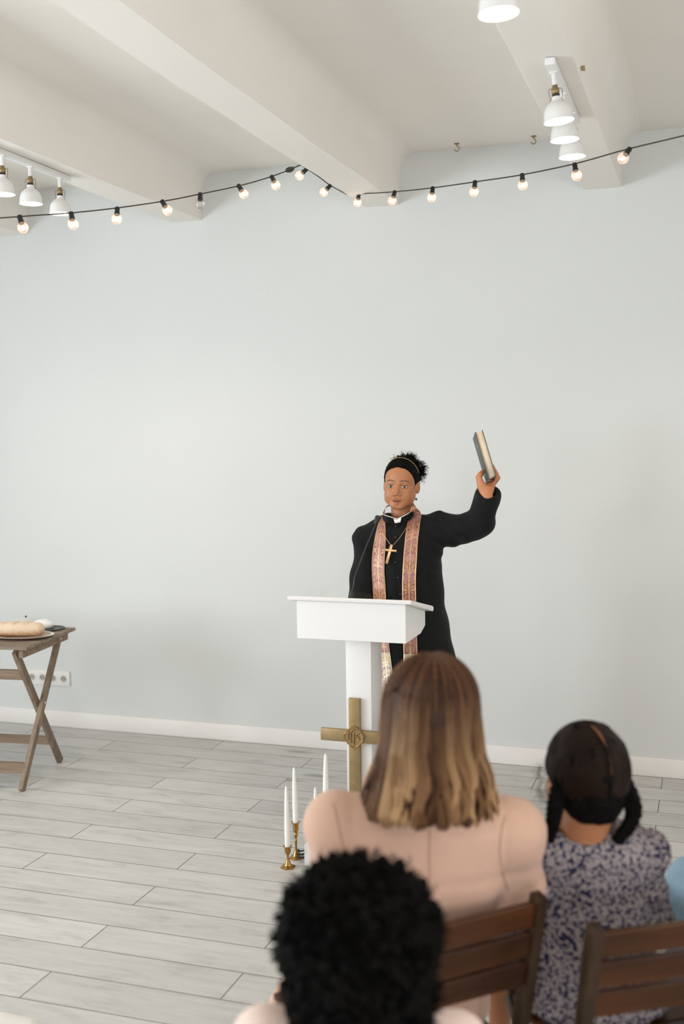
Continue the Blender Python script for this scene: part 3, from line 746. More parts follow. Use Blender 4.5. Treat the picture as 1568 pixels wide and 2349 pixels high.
# ================================================================== folding table with bread and dishes
TH = math.radians(7.5)
TO = Vector((-3.135, 4.515, 0))
t = thing('folding_table', 'weathered wooden folding table with slatted top and crossed legs', 'table', TO, TH)
TD, TW, TZ = .565, .95, .73
ns = 8; sw = TD / ns
for k in range(ns):
    y0 = k * sw + .0035; y1 = (k + 1) * sw - .0035
    box_obj('slat', (-TW, y0, TZ - .018), (0, y1, TZ), M_tx, t, .004 if 0 < k < ns - 1 else .006)
for x in (-.045, -TW + .045):
    bm = bmesh.new(); add_box(bm, (x - .012, .03, TZ - .062), (x + .012, TD - .03, TZ - .0185), .003)
    auto_smooth(bm_obj('top_rail', bm, M_tdx, t))
    tube_obj('bolt', [(x + .011, TD - .12, TZ - .04), (x + .0155, TD - .12, TZ - .04)], .005, M_whitem, t, 10, world=False)
for x in (-.050, -TW + .05):
    bar_obj('leg', (x - .018, .055, TZ - .035), (x - .040, .535, 0.003), .042, .022, M_tz, t, (1, 0, 0) if 0 else (0, 1, 0))
for x in (-.072, -TW + .072):
    s = 1 if x > -.5 else -1
xo, xi = -.066, -.096
for s in (0, 1):
    f = (lambda x: x) if s == 0 else (lambda x: -TW - x)
for o in [c for c in t.children if c.name.startswith('leg')]: bpy.data.objects.remove(o)
for fx in ((lambda x: x), (lambda x: -TW - x)):
    for nm, x, y0, y1 in (('leg', xi, .075, .535), ('leg', xo, .49, .03)):
        a, b = Vector((fx(x), y0, TZ - .045)), Vector((fx(x), y1, 0.0))
        d = (b - a).normalized(); m = bar_M(a, b, (1, 0, 0))
        box_obj(nm, (-.019, -.011, -.01), (.019, .011, (b - a).length - .006), M_tz, t, .002, m)
    tube_obj('pivot_bolt', [(fx(xi) - .0, .29, .385), (fx(xo) + (.014 if fx(0) == 0 else -.014), .29, .385)], .005, M_whitem, t, 10, world=False)
def yz(y0, y1, z): return y0 + (y1 - y0) * (TZ - .045 - z) / (TZ - .045)
for x, (y0, y1), z, h_ in ((xi, (.075, .535), .555, .05), (xi, (.075, .535), .145, .045), (xo, (.49, .03), .10, .055)):
    y = yz(y0, y1, z)
    box_obj('crossbar', (-TW - x + .01, y - .010, z - h_ / 2), (x - .01, y + .010, z + h_ / 2), M_tdx, t, .003)
def tl(px, py, z=TZ): return at(px, py, Z=z)
# bread loaf
c = tl(40, 1462, TZ + .012)
pl = tl(52, 1462); 
t = thing('plate', 'oval plate with pale rim under the loaf of bread', 'plate', (pl[0], pl[1], TZ + .0), .2)
M = Matrix.Diagonal((1.35, 1, 1, 1))
lathe_obj('dish', [(.001, .001), (.065, .001), (.075, .004), (.118, .013), (.120, .015), (.116, .0155), (.078, .008), (.062, .005), (.001, .005)], M_plate, t, 48, M)
lathe_obj('glazed_rim', [(.109, .0137), (.120, .0158), (.1165, .0162), (.108, .0147)], M_ceram, t, 48, M, False)
bl = Vector((pl[0] - .03, pl[1] + .005, TZ + .006))
t = thing('bread_loaf', 'long floured loaf of bread lying on the plate', 'bread', bl, .28)
def loaf(f):
    P = f.P; d = f.rc((-.115, 0, .036), (.105, 0, .034), .034, .033)
    d = su(d, f.ell((0, 0, .036), (.12, .045, .036)), .02)
    d = np.maximum(d, .004 - P[..., 2])
    for x in (-.07, -.01, .05):
        d = smax(d, -f.rc((x, -.03, .074), (x + .035, .03, .074), .009), .008)
    return d + wob(P, .0012, 120, 3)
V_, F_ = sdf_arrays(loaf, (-.17, -.07, 0), (.17, .07, .1), .0035)
mesh_np('crust', V_, F_, M_bread, t, world=False)
# dishes behind
a = tl(60, 1434)
t = thing('serving_dish', 'pale round serving dish with a lid behind the bread', 'dish', (a[0], a[1] , TZ))
lathe_obj('bowl', [(.001, 0), (.045, 0), (.055, .006), (.072, .018), (.076, .021), (.070, .0215), (.05, .012), (.001, .008)], M_ceram, t, 40)
ld = lathe_obj('lid', [(.068, .020), (.064, .025), (.045, .036), (.02, .042), (.001, .043)], M_ceram, t, 40)
lathe_obj('knob', [(.003, .042), (.004, .045), (.006, .048), (.005, .051), (.001, .052)], M_dark, ld, 16)
a = tl(100, 1440)
t = thing('napkin', 'white folded napkin on the table right of the lidded dish', 'napkin', (a[0] + .005, a[1] - .01, TZ))
def nap(f):
    P = f.P; d = f.ell((0, 0, .018), (.06, .04, .030)); d = np.maximum(d, .001 - P[..., 2]); return d + wob(P, .002, 90, 5)
V_, F_ = sdf_arrays(nap, (-.08, -.06, -.01), (.08, .06, .05), .003); mesh_np('cloth', V_, F_, M_collar, t, world=False)
a = tl(118, 1442)
t = thing('tray', 'thin dark metal tray near the back right corner of the table', 'tray', (a[0], a[1] - .02, TZ), TH)
lathe_obj('tray_body', [(.001, .001), (.070, .001), (.080, .006), (.082, .0075), (.079, .0075), (.068, .0035), (.001, .003)], M_dark, t, 40)
a = tl(12, 1446)
t = thing('small_bowl', 'small pale bowl behind the left end of the bread', 'bowl', (a[0], a[1], TZ))
lathe_obj('bowl_body', [(.001, 0), (.02, 0), (.03, .012), (.04, .030), (.038, .030), (.028, .013), (.001, .004)], M_ceram, t, 28)


# ================================================================== PEOPLE
SKIN_D = np.array(rgb('#B27A56')); LIP = np.array(rgb('#99524a')); BROW = np.array(rgb('#3a241a'))
def frame(F, tilt=0.0, X0=None):
    """F = direction the face looks (3-vector); returns rows x (side), y (front), z (up) of the head"""
    y = np.array(F, float); y /= np.linalg.norm(y)
    x = np.cross(y, [0, 0, 1.0]); x /= np.linalg.norm(x); z = np.cross(x, y)
    c, s_ = math.cos(tilt), math.sin(tilt)
    return np.array([x * c + z * s_, y, -x * s_ + z * c])
def head_sdf(f, o, A, s=1.0, mouth=0.0, neck_to=None):
    """f: field in world space; o eye-level centre between the ears; A axes; s scale"""
    P = f.P; g = Fld((P - np.asarray(o, np.float32)) @ A.T.astype(np.float32) / s)
    g.P[..., 2] = np.where(g.P[..., 2] < 0, g.P[..., 2] * 1.14, g.P[..., 2])
    d = g.ell((0, -.020, .036), (.072, .090, .086))
    d = su(d, g.ell((0, .028, .040), (.058, .056, .055)), .03)
    d = su(d, g.ell((0, .022, -.035), (.061, .062, .075)), .03)
    d = su(d, g.rc((-.030, .036, -.070), (.030, .036, -.070), .030), .025)
    d = su(d, g.rc((-.012, .060, -.098), (.012, .060, -.098), .020), .02)
    for sx in (-1, 1):
        d = su(d, g.rc((sx * .046, .012, -.050), (sx * .040, .02, -.066), .024), .02)
        d = su(d, g.rc((sx * .036, .052, -.026), (sx * .034, .054, -.046), .024, .022), .018)
        d = su(d, g.rc((sx * .014, .080, .018), (sx * .040, .070, .019), .007, .006), .014)
    for sx in (-1, 1):
        d = smax(d, -g.ell((sx * .032, .094, .000), (.019, .017, .0115)), .010)
    for sx in (-1, 1):       # eyelids around the eyeball
        lid = g.ell((sx * .031, .0705, .000), (.0165, .0145, .0125))
        slit = g.ell((sx * .0315, .088, -.0005), (.0140, .020, .0052))
        lid = smax(lid, -slit, .002)
        d = su(d, lid, .004)
        d = smax(d, -g.ell((sx * .0315, .088, -.0005), (.0138, .016, .0050)), .0015)
    d = su(d, g.ch([(0, .076, .012), (0, .086, -.012), (0, .097, -.034)], [.0075, .0085, .0115], .01), .010)
    for sx in (-1, 1):
        d = su(d, g.rc((sx * .0125, .086, -.040), (sx * .0130, .080, -.038), .0085), .006)
        d = smax(d, -g.rc((sx * .0065, .094, -.050), (sx * .0075, .088, -.044), .0032), .003)
    lips = su(g.ch([(-.025, .070, -.0725), (-.010, .0815, -.066), (0, .0825, -.0675), (.010, .0815, -.066), (.025, .070, -.0725)], [.003, .0052, .0050, .0052, .003], .004),
              g.ch([(-.023, .070, -.0745 - mouth), (0, .0805, -.081 - mouth), (.023, .070, -.0745 - mouth)], [.003, .0068, .003], .004), .0015)
    d = su(d, lips, .004)
    d = smax(d, -g.ch([(-.022, .078, -.0735 - mouth * .4), (0, .088, -.0735 - mouth * .5), (.022, .078, -.0735 - mouth * .4)], [.0015, .0022 + mouth * .5, .0015], .002), .002)
    for sx in (-1, 1):
        ear = g.ell((sx * .073, -.012, -.012), (.010, .017, .030), np.array([[1, sx * .45, 0], [-sx * .45, 1, 0], [0, 0, 1.1]]) / 1.1)
        ear = smax(ear, -g.ell((sx * .084, -.006, -.010), (.007, .010, .019)), .004)
        d = su(d, ear, .006)
    d = (d * s).astype(np.float32)
    if neck_to is not None:
        a = np.asarray(o) + (A.T @ np.array([0, -.030, -.055])) * s
        d = su(d, f.rc(a, neck_to, .050 * s, .056 * s), .022)
    return d
def head_col(V, o, A, s, skin):
    q = (V - o) @ A.T / s; q[:, 2] = np.where(q[:, 2] < 0, q[:, 2] * 1.14, q[:, 2]); c = np.tile(np.asarray(skin, float), (len(V), 1))
    x, y, z = np.abs(q[:, 0]), q[:, 1], q[:, 2]
    lipm = np.exp(-(((x / .022) ** 2) ** 2 + ((z + .0745) / .0105) ** 4)) * (y > .066)
    c = c * (1 - .75 * lipm[:, None]) + (LIP * (skin / SKIN_D) ** .6) * .75 * lipm[:, None]
    inner = (x < .017) * (np.abs(z + .0745) < .0022) * (y < .0815) * (y > .06)
    c = np.where(inner[:, None] > 0, c * .35, c)
    bz = .0225 + .004 * np.sin(np.clip((x - .012) / .036, 0, 1) * np.pi)
    br = np.exp(-((z - bz) / .0028) ** 4) * ((x > .012) & (x < .050)) * (y > .04) * .8
    c = c * (1 - br[:, None]) + BROW * br[:, None]
    lash = np.exp(-((z - .0058) / .0020) ** 2 - ((x - .0315) / .0150) ** 6) * (y > .06) * .85 + np.exp(-((z + .0058) / .0012) ** 2 - ((x - .0315) / .0140) ** 6) * (y > .06) * .45
    c = c * (1 - lash[:, None]) + BROW * .6 * lash[:, None]
    return np.clip(c, 0, 1)
def eyeballs(o, A, s, look=(0, 0)):
    out = []
    for sx in (-1, 1):
        c = o + A.T @ np.array([sx * .0315, .0700, -.0005]) * s
        n = 24; V, Fq = [], []
        for i in range(n + 1):
            th = math.pi * i / n
            for j in range(n): ph = 2 * math.pi * j / n; V.append((math.sin(th) * math.cos(ph), math.cos(th), math.sin(th) * math.sin(ph)))
        V = np.array(V)
        for i in range(n):
            for j in range(n): a = i * n + j; b = i * n + (j + 1) % n; Fq.append((a, b, b + n, a + n))
        g = np.array([look[0], 1, look[1]]); g = g / np.linalg.norm(g); ang = np.arccos(np.clip(V @ g, -1, 1))
        col = np.where((ang < .17)[:, None], [.005] * 3, np.where((ang < .47)[:, None], rgb('#2e1c12'), rgb('#d8d0c8')))
        out.append((c + (V * .0118 * s) @ A, np.array(Fq), None, col))
    return out
def body_mesh(parent, parts, name='body'):
    Vs, Fs, Cs, n = [], [], [], 0
    for V, Fq, col in parts:
        Vs.append(V); Fs.append(np.asarray(Fq) + n); Cs.append(np.broadcast_to(col, (len(V), 3))); n += len(V)
    return mesh_np(name, np.concatenate(Vs), np.concatenate(Fs), M_skin, parent, col=np.concatenate(Cs))
def hand_sdf(f, w, fdir, pn, thumb, s=1.0, curl=.5):
    """generic relaxed hand: w wrist, fdir direction of the fingers, pn palm normal, thumb side vector"""
    w = np.asarray(w, float); fd = np.array(fdir, float); fd /= np.linalg.norm(fd); pn = np.array(pn, float); pn -= fd * (pn @ fd); pn /= np.linalg.norm(pn)
    th = np.cross(fd, pn); th = th if th @ np.asarray(thumb, float) > 0 else -th
    p = lambda a, b, c: w + (fd * a + th * b + pn * c) * s
    d = f.rc(p(-.02, 0, 0), p(.02, 0, 0), .024 * s, .023 * s)
    for b in (-.028, -.010, .010, .028): d = su(d, f.rc(p(.02, b * .6, 0), p(.078, b, 0), .015 * s, .0115 * s), .012)
    for b, L_, r in ((.030, .068, .0088), (.010, .076, .0092), (-.010, .070, .0088), (-.028, .056, .0078)):
        a1, a2, a3 = curl * .6, curl * 1.4, curl * 2.0; q = (.078, b); c = 0; pts = [p(.078, b, 0)]; x, z = .078, 0
        for a, l in ((a1, .45), (a2, .30), (a3, .25)):
            x += L_ * l * math.cos(a); z += L_ * l * math.sin(a); pts.append(p(x, b * 1.05, z))
        d = su(d, f.ch(pts, [r * 1.05 * s, r * s, r * .92 * s, r * .82 * s], .003), .004)
    d = su(d, f.ch([p(.015, .022, .004), p(.045, .045, .012), p(.068, .056, .018), p(.092, .058, .022)], [.016 * s, .0125 * s, .0105 * s, .009 * s], .006), .010)
    return d

# ------------------------------------------------------------ speaker behind the lectern
DP = 4.95
def pp(x, y, dd=0.0): return at(x, y, D=DP + dd)
RH = np.array([R3[0], R3[1], 0]); RH /= np.linalg.norm(RH)
FH = np.array([W3[0], W3[1], 0]); FH /= np.linalg.norm(FH)       # horizontal away from camera
root = thing('person', 'woman preacher in a black robe and mauve stole raising a book behind the lectern', 'person', tuple(pp(935, 1330) * [1, 1, 0]))
yaw = math.radians(15)
HF = -FH * math.cos(yaw) - RH * math.sin(yaw) + np.array([0, 0, -.03])
HO = pp(919, 1113, 0.0)
HA = frame(HF, 0.0)
if HA[0] @ RH < 0: HA[0] *= -1
tl_ = math.radians(2.5); HA = np.array([HA[0] * math.cos(tl_) - HA[2] * math.sin(tl_), HA[1], HA[2] * math.cos(tl_) + HA[0] * math.sin(tl_)])
HSC = 1.0
neck = pp(925, 1205, .03)
def hd(f): return head_sdf(f, HO, HA, HSC, .005, neck)
lo, hi = bbox([HO + [0, 0, .14], HO - [0, 0, .19], HO + RH * .11, HO - RH * .11, HO + FH * .13, HO - FH * .13], .012)
Vh, Fh = sdf_arrays(hd, lo, hi, .0021)
parts = [(Vh, Fh, head_col(Vh, HO, HA, HSC, SKIN_D))]
for V_, F_, _, c_ in eyeballs(HO, HA, HSC, (.12, .0)): parts.append((V_, F_, c_))
# book frame (thin side and fore-edge towards the camera)
DB = 4.72
Bf = lambda x, y: at(x, y, D=DB)
b_tr, b_br, b_bl = Bf(1105.8, 984.5), Bf(1135.4, 1092.4), Bf(1120.4, 1096.2)
ud = b_tr - b_br
wv_ = at(1084.1, 1003.0, D=DB + .140) - at(1089.3, 987.7, D=DB)
ud = ud + W3 * (-(ud @ wv_) / (W3 @ wv_)) * 1.0
un = ud / np.linalg.norm(ud); BHt = np.linalg.norm(b_tr - b_br); wn = wv_ / np.linalg.norm(wv_); wn = wn - un * (wn @ un); wn /= np.linalg.norm(wn)
tn = np.cross(un, wn); tn = tn if tn @ R3 > 0 else -tn                      # thickness direction, to the right
BT, BWd = .0335, .150
BO = b_bl                                                                     # bottom, front, left corner
def bk(t_, w_, u_): return BO + tn * t_ + wn * w_ + un * u_
def slab(c0, c1, f):                                                          # box in book coordinates -> V,F
    V = np.array([bk(t_, w_, u_) for t_ in (c0[0], c1[0]) for w_ in (c0[1], c1[1]) for u_ in (c0[2], c1[2])])
    return V, np.array([(0, 1, 3, 2), (4, 6, 7, 5), (0, 4, 5, 1), (2, 3, 7, 6), (0, 2, 6, 4), (1, 5, 7, 3)])
bt = thing('book', 'thick dark hardback book held up in the raised hand', 'book', tuple(BO))
V_, F_ = slab((.0022, .004, .004), (BT - .0022, BWd - .004, BHt - .004), 0)
mesh_np('pages', V_, F_, M_paper, bt, smooth=False)
cp_ = [slab((0, 0, 0), (.0022, BWd, BHt), 0), slab((BT - .0022, 0, 0), (BT, BWd, BHt), 0)]
sp_ = []
V_, F_, _ = join_arrays([(v, f_, (0, 0, 0)) for v, f_ in cp_]); mesh_np('cover', V_, F_, M_cover, bt, smooth=False)
ang_ = np.linspace(0, math.pi, 9); sec = [(BT / 2 - BT / 2 * math.cos(a), BWd + .006 * math.sin(a)) for a in ang_]
V_ = np.array([bk(a, b, u_) for u_ in (0, BHt) for a, b in sec] + [bk(a, b - .002 if 0 < i < 8 else b - .0005, u_) for u_ in (0, BHt) for i, (a, b) in enumerate(sec)])
F_ = [(i, i + 1, i + 10, i + 9) for i in range(8)] + [(i + 18, i + 27, i + 28, i + 19) for i in range(8)] + [(i, i + 18, i + 19, i + 1) for i in range(8)] + [(i + 9, i + 10, i + 28, i + 27) for i in range(8)]
mesh_np('spine', V_, F_, M_cover, bt)
V_ = []; F_ = []
for k, (w0, w1, u0, u1) in enumerate([(.050, .085, .158, .163), (.045, .090, .147, .152), (.055, .080, .168, .171)]):
    V_ += [bk(-.0003, w0, u0), bk(-.0003, w1, u0), bk(-.0003, w1, u1), bk(-.0003, w0, u1)]; F_.append((4 * k, 4 * k + 1, 4 * k + 2, 4 * k + 3))
mesh_np('gilt_mark', V_, F_, M_gilt, bt, smooth=False)
# raised hand
def hp(zx, zy, D): return at(1050 + zx / 11.746, 960 + zy / 11.746, D=D)
def hnd(f):
    d = f.ch([hp(790, 2380, 4.80), hp(770, 2100, 4.76), hp(765, 1960, 4.765)], [.024, .0245, .0255], .01)
    d = su(d, f.rc(hp(700, 1950, 4.765), hp(640, 1830, 4.765), .019, .0185), .016)
    d = su(d, f.rc(hp(780, 1930, 4.775), hp(760, 1850, 4.785), .020, .017), .016)
    d = su(d, f.rc(hp(840, 1930, 4.78), hp(900, 1800, 4.795), .019, .015), .016)
    d = su(d, f.rc(hp(850, 1880, 4.80), hp(980, 1700, 4.84), .016, .012), .016)
    d = su(d, f.ch([hp(640, 1830, 4.765), hp(590, 1690, 4.765), hp(560, 1590, 4.77), hp(600, 1510, 4.775), hp(672, 1425, 4.785)], [.0175, .0135, .0118, .0108, .0092], .008), .010)
    for (bx, by, bD), (kx, ky, kD), (mx, my, mD), (tx, ty, tD), r in (
            ((930, 1800, 4.83), (1085, 1600, 4.865), (1005, 1430, 4.855), (935, 1285, 4.84), .0080),
            ((930, 1800, 4.81), (1078, 1610, 4.84), (1040, 1490, 4.825), (985, 1390, 4.81), .0082),
            ((925, 1800, 4.795), (1055, 1640, 4.81), (1065, 1560, 4.795), (1030, 1480, 4.785), .0080),
            ((915, 1810, 4.78), (1020, 1690, 4.78), (1052, 1625, 4.765), (1042, 1555, 4.755), .0075)):
        d = su(d, f.ch([hp(bx, by, bD), hp(kx, ky, kD), hp(mx, my, mD), hp(tx, ty, tD)], [r * 1.15, r * 1.08, r, r * .85], .004), .006)
    # keep the flesh out of the book
    q = f.P - BO.astype(np.float32); a = q @ tn.astype(np.float32); b = q @ wn.astype(np.float32); c = q @ un.astype(np.float32)
    box = np.maximum(np.maximum(np.abs(a - BT / 2) - BT / 2, np.abs(b - BWd / 2) - BWd / 2), np.abs(c - BHt / 2) - BHt / 2)
    return smax(d, -box, .001)
lo, hi = bbox([hp(790, 2350, 4.80), hp(540, 1240, 4.74), hp(1090, 1600, 4.88), hp(1000, 1900, 4.72)], .02)
Vn, Fn = sdf_arrays(hnd, lo, hi, .0018)
PALM = SKIN_D * np.array([1.18, 1.15, 1.2])
parts.append((Vn, Fn, PALM))
nl = hp(690, 1420, 4.780)
# lowered hand resting on the desk
W2 = pp(838, 1428, -.31)
lo, hi = bbox([W2 + RH * .13 - FH * .13, W2 - RH * .06 + FH * .1], .05)
Vn2, Fn2 = sdf_arrays(lambda f: hand_sdf(f, W2, -FH * .6 + RH * .8 - np.array([0, 0, .12]), (0, 0, -1), -RH * .3 - FH, .92, .25), lo, hi, .003)
parts.append((Vn2, Fn2, SKIN_D))
# hidden torso and legs of the body, inside the robe
def inner(f):
    d = f.torso([(pp(930, 1560), .12, .09), (pp(935, 1440), .13, .10), (pp(935, 1330), .11, .09), (pp(920, 1225), .13, .09)], RH)
    d = su(d, f.rc(pp(922, 1240, .02), neck, .05, .05), .03)
    for sx in (-1, 1):
        h_ = pp(935 + sx * 38, 1520) ; h_ = np.array(h_)
        k_ = h_ * [1, 1, 0] + [0, 0, .42]; an = h_ * [1, 1, 0] + [0, 0, .07]
        d = su(d, f.ch([h_, k_, an], [.075, .05, .035], .02), .03)
    return d
lo, hi = bbox([pp(860, 1200) , pp(1010, 1560), pp(935, 1500) * [1, 1, 0]], .12); lo[2] = .04
Vb, Fb = sdf_arrays(inner, lo, hi, .012); parts.append((Vb, Fb, SKIN_D))
body_mesh(root, parts)
def nail(f): return f.ell(nl, (.004, .004, .005))
# robe
sh_r, el_r, wr_r = pp(1000, 1207, 0), pp(1104, 1198, -.06), pp(1117, 1135, -.165)
fore = (wr_r - el_r) / np.linalg.norm(wr_r - el_r)
sh_l, el_l, wr_l = pp(840, 1248, .0), pp(828, 1375, -.02), pp(836, 1425, -.24)
def zrow(y, xl, xr, b, dd=0.0):
    return (pp((xl + xr) / 2, y, dd), (xr - xl) / 2 * DP / FPX, b)
ground = pp(945, 1500)
rows = [zrow(1183, 880, 962, .050, .035), zrow(1195, 862, 985, .066, .02), zrow(1212, 838, 1012, .088, .01), zrow(1250, 846, 1016, .112), zrow(1300, 850, 1012, .122), zrow(1335, 852, 1013, .122), zrow(1390, 850, 1022, .130), zrow(1450, 850, 1033, .145), zrow(1530, 848, 1046, .165)]
bot = np.array([ground[0], ground[1], .07]); rows.append((bot, .27, .22)); rows.append((np.array([ground[0], ground[1], .45]), .225, .195))
def robe(f):
    P = f.P
    d = f.torso(rows, RH, 2.15)
    d = su(d, f.rc(pp(925, 1215, .03), pp(922, 1196, .035), .066, .057), .03)
    # shoulders
    d = su(d, f.rc(pp(898, 1208, .02), pp(838, 1232, .01), .055, .044), .035)
    d = su(d, f.rc(pp(950, 1207, .02), pp(992, 1205, .0), .055, .052), .035)
    # lowered arm
    a = f.ch([sh_l, el_l, wr_l], [.058, .060, .046], .02)
    fold = .0045 * np.sin(f.P[..., 2] * 95 + (P @ RH.astype(np.float32)) * 60)
    d = su(d, a + wob(P, .004, 50, 2), .012)
    d = su(d, f.rc(pp(828, 1222, .01), pp(819, 1232, .0), .020, .017), .03)
    # raised arm
    b = f.ch([sh_r, pp(1052, 1210, -.03), el_r, wr_r], [.062, .058, .057, .055], .02)
    b = su(b, f.rc(pp(1003, 1232, 0), pp(1085, 1212, -.04), .050, .054), .03)
    b = su(b, f.rc(pp(1004, 1188, 0), pp(1012, 1192, -.005), .036, .033), .015)
    t_ = (P @ RH.astype(np.float32)); s_ = P[..., 2]
    b = b + (.0045 * np.sin(t_ * 62 + s_ * 95 + 1.2) * np.clip(1 - np.abs((P - sh_r.astype(np.float32)) @ RH.astype(np.float32) - .06) / .09, 0, 1)).astype(np.float32) + wob(P, .004, 42, 4)
    d = su(d, b, .02)
    # trim and hollow the cuff
    tr = (P - wr_r.astype(np.float32)) @ (fore.astype(np.float32)) - .018
    tr = np.where(np.linalg.norm(P - wr_r.astype(np.float32), axis=-1) < .11, tr, -1)
    d = np.maximum(d, tr)
    d = smax(d, -f.rc(wr_r - fore * .012, wr_r + fore * .1, .040, .044), .003)
    # neck opening
    d = smax(d, -f.rc(pp(921, 1208, .03), pp(918, 1150, .025), .0565, .066), .003)
    v = .0035 * np.sin((P @ RH.astype(np.float32)) * 46) * np.clip((1.05 - s_) * 1.6, 0, 1) * 3
    cr = (.0035 * np.sin((P @ (RH + np.array([0, 0, 1.4])).astype(np.float32)) * 70) * np.exp(-(np.linalg.norm(P - pp(990, 1255, -.06).astype(np.float32), axis=-1) / .11) ** 2)).astype(np.float32)
    return d + v.astype(np.float32) + cr + wob(P, .0028, 34, 9)
lo, hi = bbox([pp(795, 1160), pp(1150, 1120, -.2), pp(1000, 1400, .2), pp(850, 1400, -.45), bot + RH * .3, bot - RH * .3 - FH * .25, bot + FH * .25], .03); lo[2] = .03
Vr, Fr = sdf_arrays(robe, lo, hi, .0055)
robe_o = mesh_np('robe', Vr, Fr, M_cass, root)
bvh = BVHTree.FromPolygons([tuple(v) for v in Vr.tolist()], Fr.tolist())
def hit(px, py, lift=.004, bv=None):
    d = R3 * ((px - CX) / FPX) + U3 * (-(py - CY) / FPX) + W3; d = d / np.linalg.norm(d)
    h_ = (bv or bvh).ray_cast(Vector(CAM), Vector(d))
    if h_[0] is None: return pp(px, py, -.1)
    return np.array(h_[0]) - d * lift
# placket line, buttons
tube_obj('placket', [hit(x, y, .0005) for x, y in catmull([(893, 1212), (897, 1240), (903, 1280), (906, 1330), (908, 1368)], 6)], .0022, M_cass, robe_o, 6)
for x, y in ((908, 1207), (907, 1233), (907, 1290), (912, 1325), (918, 1363)):
    c_ = hit(x, y, .002); nrm = -W3
    lathe_obj('button', [(.001, .006), (.004, .0055), (.006, .003), (.006, 0), (.001, -.002)], M_black, robe_o, 14, Matrix.Translation(Vector(c_) - Vector(parent_world(robe_o))) @ Vector((0, 0, 1)).rotation_difference(Vector(nrm)).to_matrix().to_4x4())
# cuff edge
pc_ = wr_r + fore * .016; e1 = np.cross(fore, [0, 0, 1]); e1 /= np.linalg.norm(e1); e2 = np.cross(fore, e1)
# clerical collar
def collar(f):
    A_ = pp(920, 1196, .028)
    ax = (pp(918, 1170, .024) - A_); ax /= np.linalg.norm(ax)
    q = f.P - A_.astype(np.float32); hgt = q @ ax.astype(np.float32); rad = np.linalg.norm(q - hgt[..., None] * ax.astype(np.float32), axis=-1)
    d = np.maximum(np.abs(rad - .0565) - .0022, np.abs(hgt - .012) - .022)
    return d
A_ = pp(920, 1196, .028)
cps = [(877, 1181), (886, 1184), (896, 1187), (905, 1190), (911, 1191), (918, 1188), (926, 1184), (937, 1178), (945, 1170), (948, 1165)]
tops = [at(x, y, D=DP - .035 - .03 * math.cos((x - 905) / 42 * 1.4)) for x, y in cps]
bots = [p_ + np.array([0, 0, -.030]) + FH * -.004 for p_ in tops]
tops[0] = tops[0] + FH * .03; bots[0] = bots[0] + FH * .03
def ribbon(name, A1, B1, m, parent, th=.0018, uv=None, k=4):
    A1, B1 = catmull(A1, k), catmull(B1, k); n = len(A1)
    nr = np.cross(A1[n // 2] - B1[n // 2], A1[-1] - A1[0]); nr /= np.linalg.norm(nr)
    if nr @ W3 < 0: nr = -nr
    V = np.concatenate([A1, B1, A1 + nr * th, B1 + nr * th]); Fq = []
    for i in range(n - 1):
        Fq += [(i, i + 1, n + i + 1, n + i), (2 * n + i, 3 * n + i, 3 * n + i + 1, 2 * n + i + 1), (i, 2 * n + i, 2 * n + i + 1, i + 1), (n + i, n + i + 1, 3 * n + i + 1, 3 * n + i)]
    Fq += [(0, n, 3 * n, 2 * n), (n - 1, 3 * n - 1 + 0, 4 * n - 1, 2 * n - 1)] if False else [(0, n, 3 * n, 2 * n), (n - 1, 3 * n - 1, 4 * n - 1, 2 * n - 1)]
    L_ = np.concatenate([[0], np.cumsum(np.linalg.norm(np.diff((A1 + B1) / 2, axis=0), axis=1))])
    u = np.concatenate([np.stack([np.zeros(n), L_], 1), np.stack([np.ones(n), L_], 1)] * 2)
    return mesh_np(name, V, Fq, m, parent, uv=u)
rc_o = ribbon('black_collar', tops, bots, M_cass, root, .004)
wt = [t_ + np.array([0, 0, .0030]) + FH * .002 for t_ in tops]; wb = [t_ + np.array([0, 0, -.006]) + FH * .003 for t_ in tops]
ribbon('clerical_collar', wt, wb, M_collar, root, .002)
tabp = [((902, 1190), (905, 1200)), ((911, 1191.5), (908, 1200)), ((920, 1186), (918, 1198))]
ribbon('collar_tab', [at(x, y, D=DP - .072) for (x, y), _ in tabp], [at(x, y, D=DP - .074) for _, (x, y) in tabp], M_collar, root, .002)
# stole
def stole(pl_, pr_, m, name, pre_l=None, pre_r=None, lift=.006):
    L_ = [hit(x, y, lift) for x, y in catmull(pl_, 5)]; R_ = [hit(x, y, lift) for x, y in catmull(pr_, 5)]
    if pre_l is not None: L_ = list(pre_l) + L_; R_ = list(pre_r) + R_
    return L_, R_
def smooth_d(L_):
    L_ = np.array(L_); D_ = (L_ - CAM) @ W3; Dm = D_.copy()
    for _ in range(3):
        Dm[1:-1] = (Dm[:-2] + Dm[1:-1] + Dm[2:]) / 3
    Dm = np.minimum(Dm, D_ + .0)
    return CAM + (L_ - CAM) * (Dm / D_)[:, None]
SL = [[(874, 1188), (866, 1205), (858, 1240), (853, 1275), (852, 1305), (854, 1340), (856, 1380), (860, 1430), (866, 1470), (869, 1497)],
      [(881, 1181), (883, 1200), (884, 1240), (882, 1280), (881, 1310), (883, 1340), (885, 1380), (888, 1430), (891, 1470), (894, 1497)]]
SR = [[(942, 1166), (938, 1185), (932, 1210), (927, 1250), (924, 1290), (922, 1330), (922, 1380), (923, 1430), (924, 1470), (925, 1500)],
      [(953, 1163), (965, 1177), (963, 1200), (958, 1240), (955, 1290), (953, 1330), (954, 1380), (955, 1430), (956, 1470), (957, 1500)]]
so_ = thing('stole_tmp', '', '')
bpy.data.objects.remove(so_)
L1, R1 = stole(SL[0], SL[1], M_stole, ''); L2, R2 = stole(SR[0], SR[1], M_stole, '')
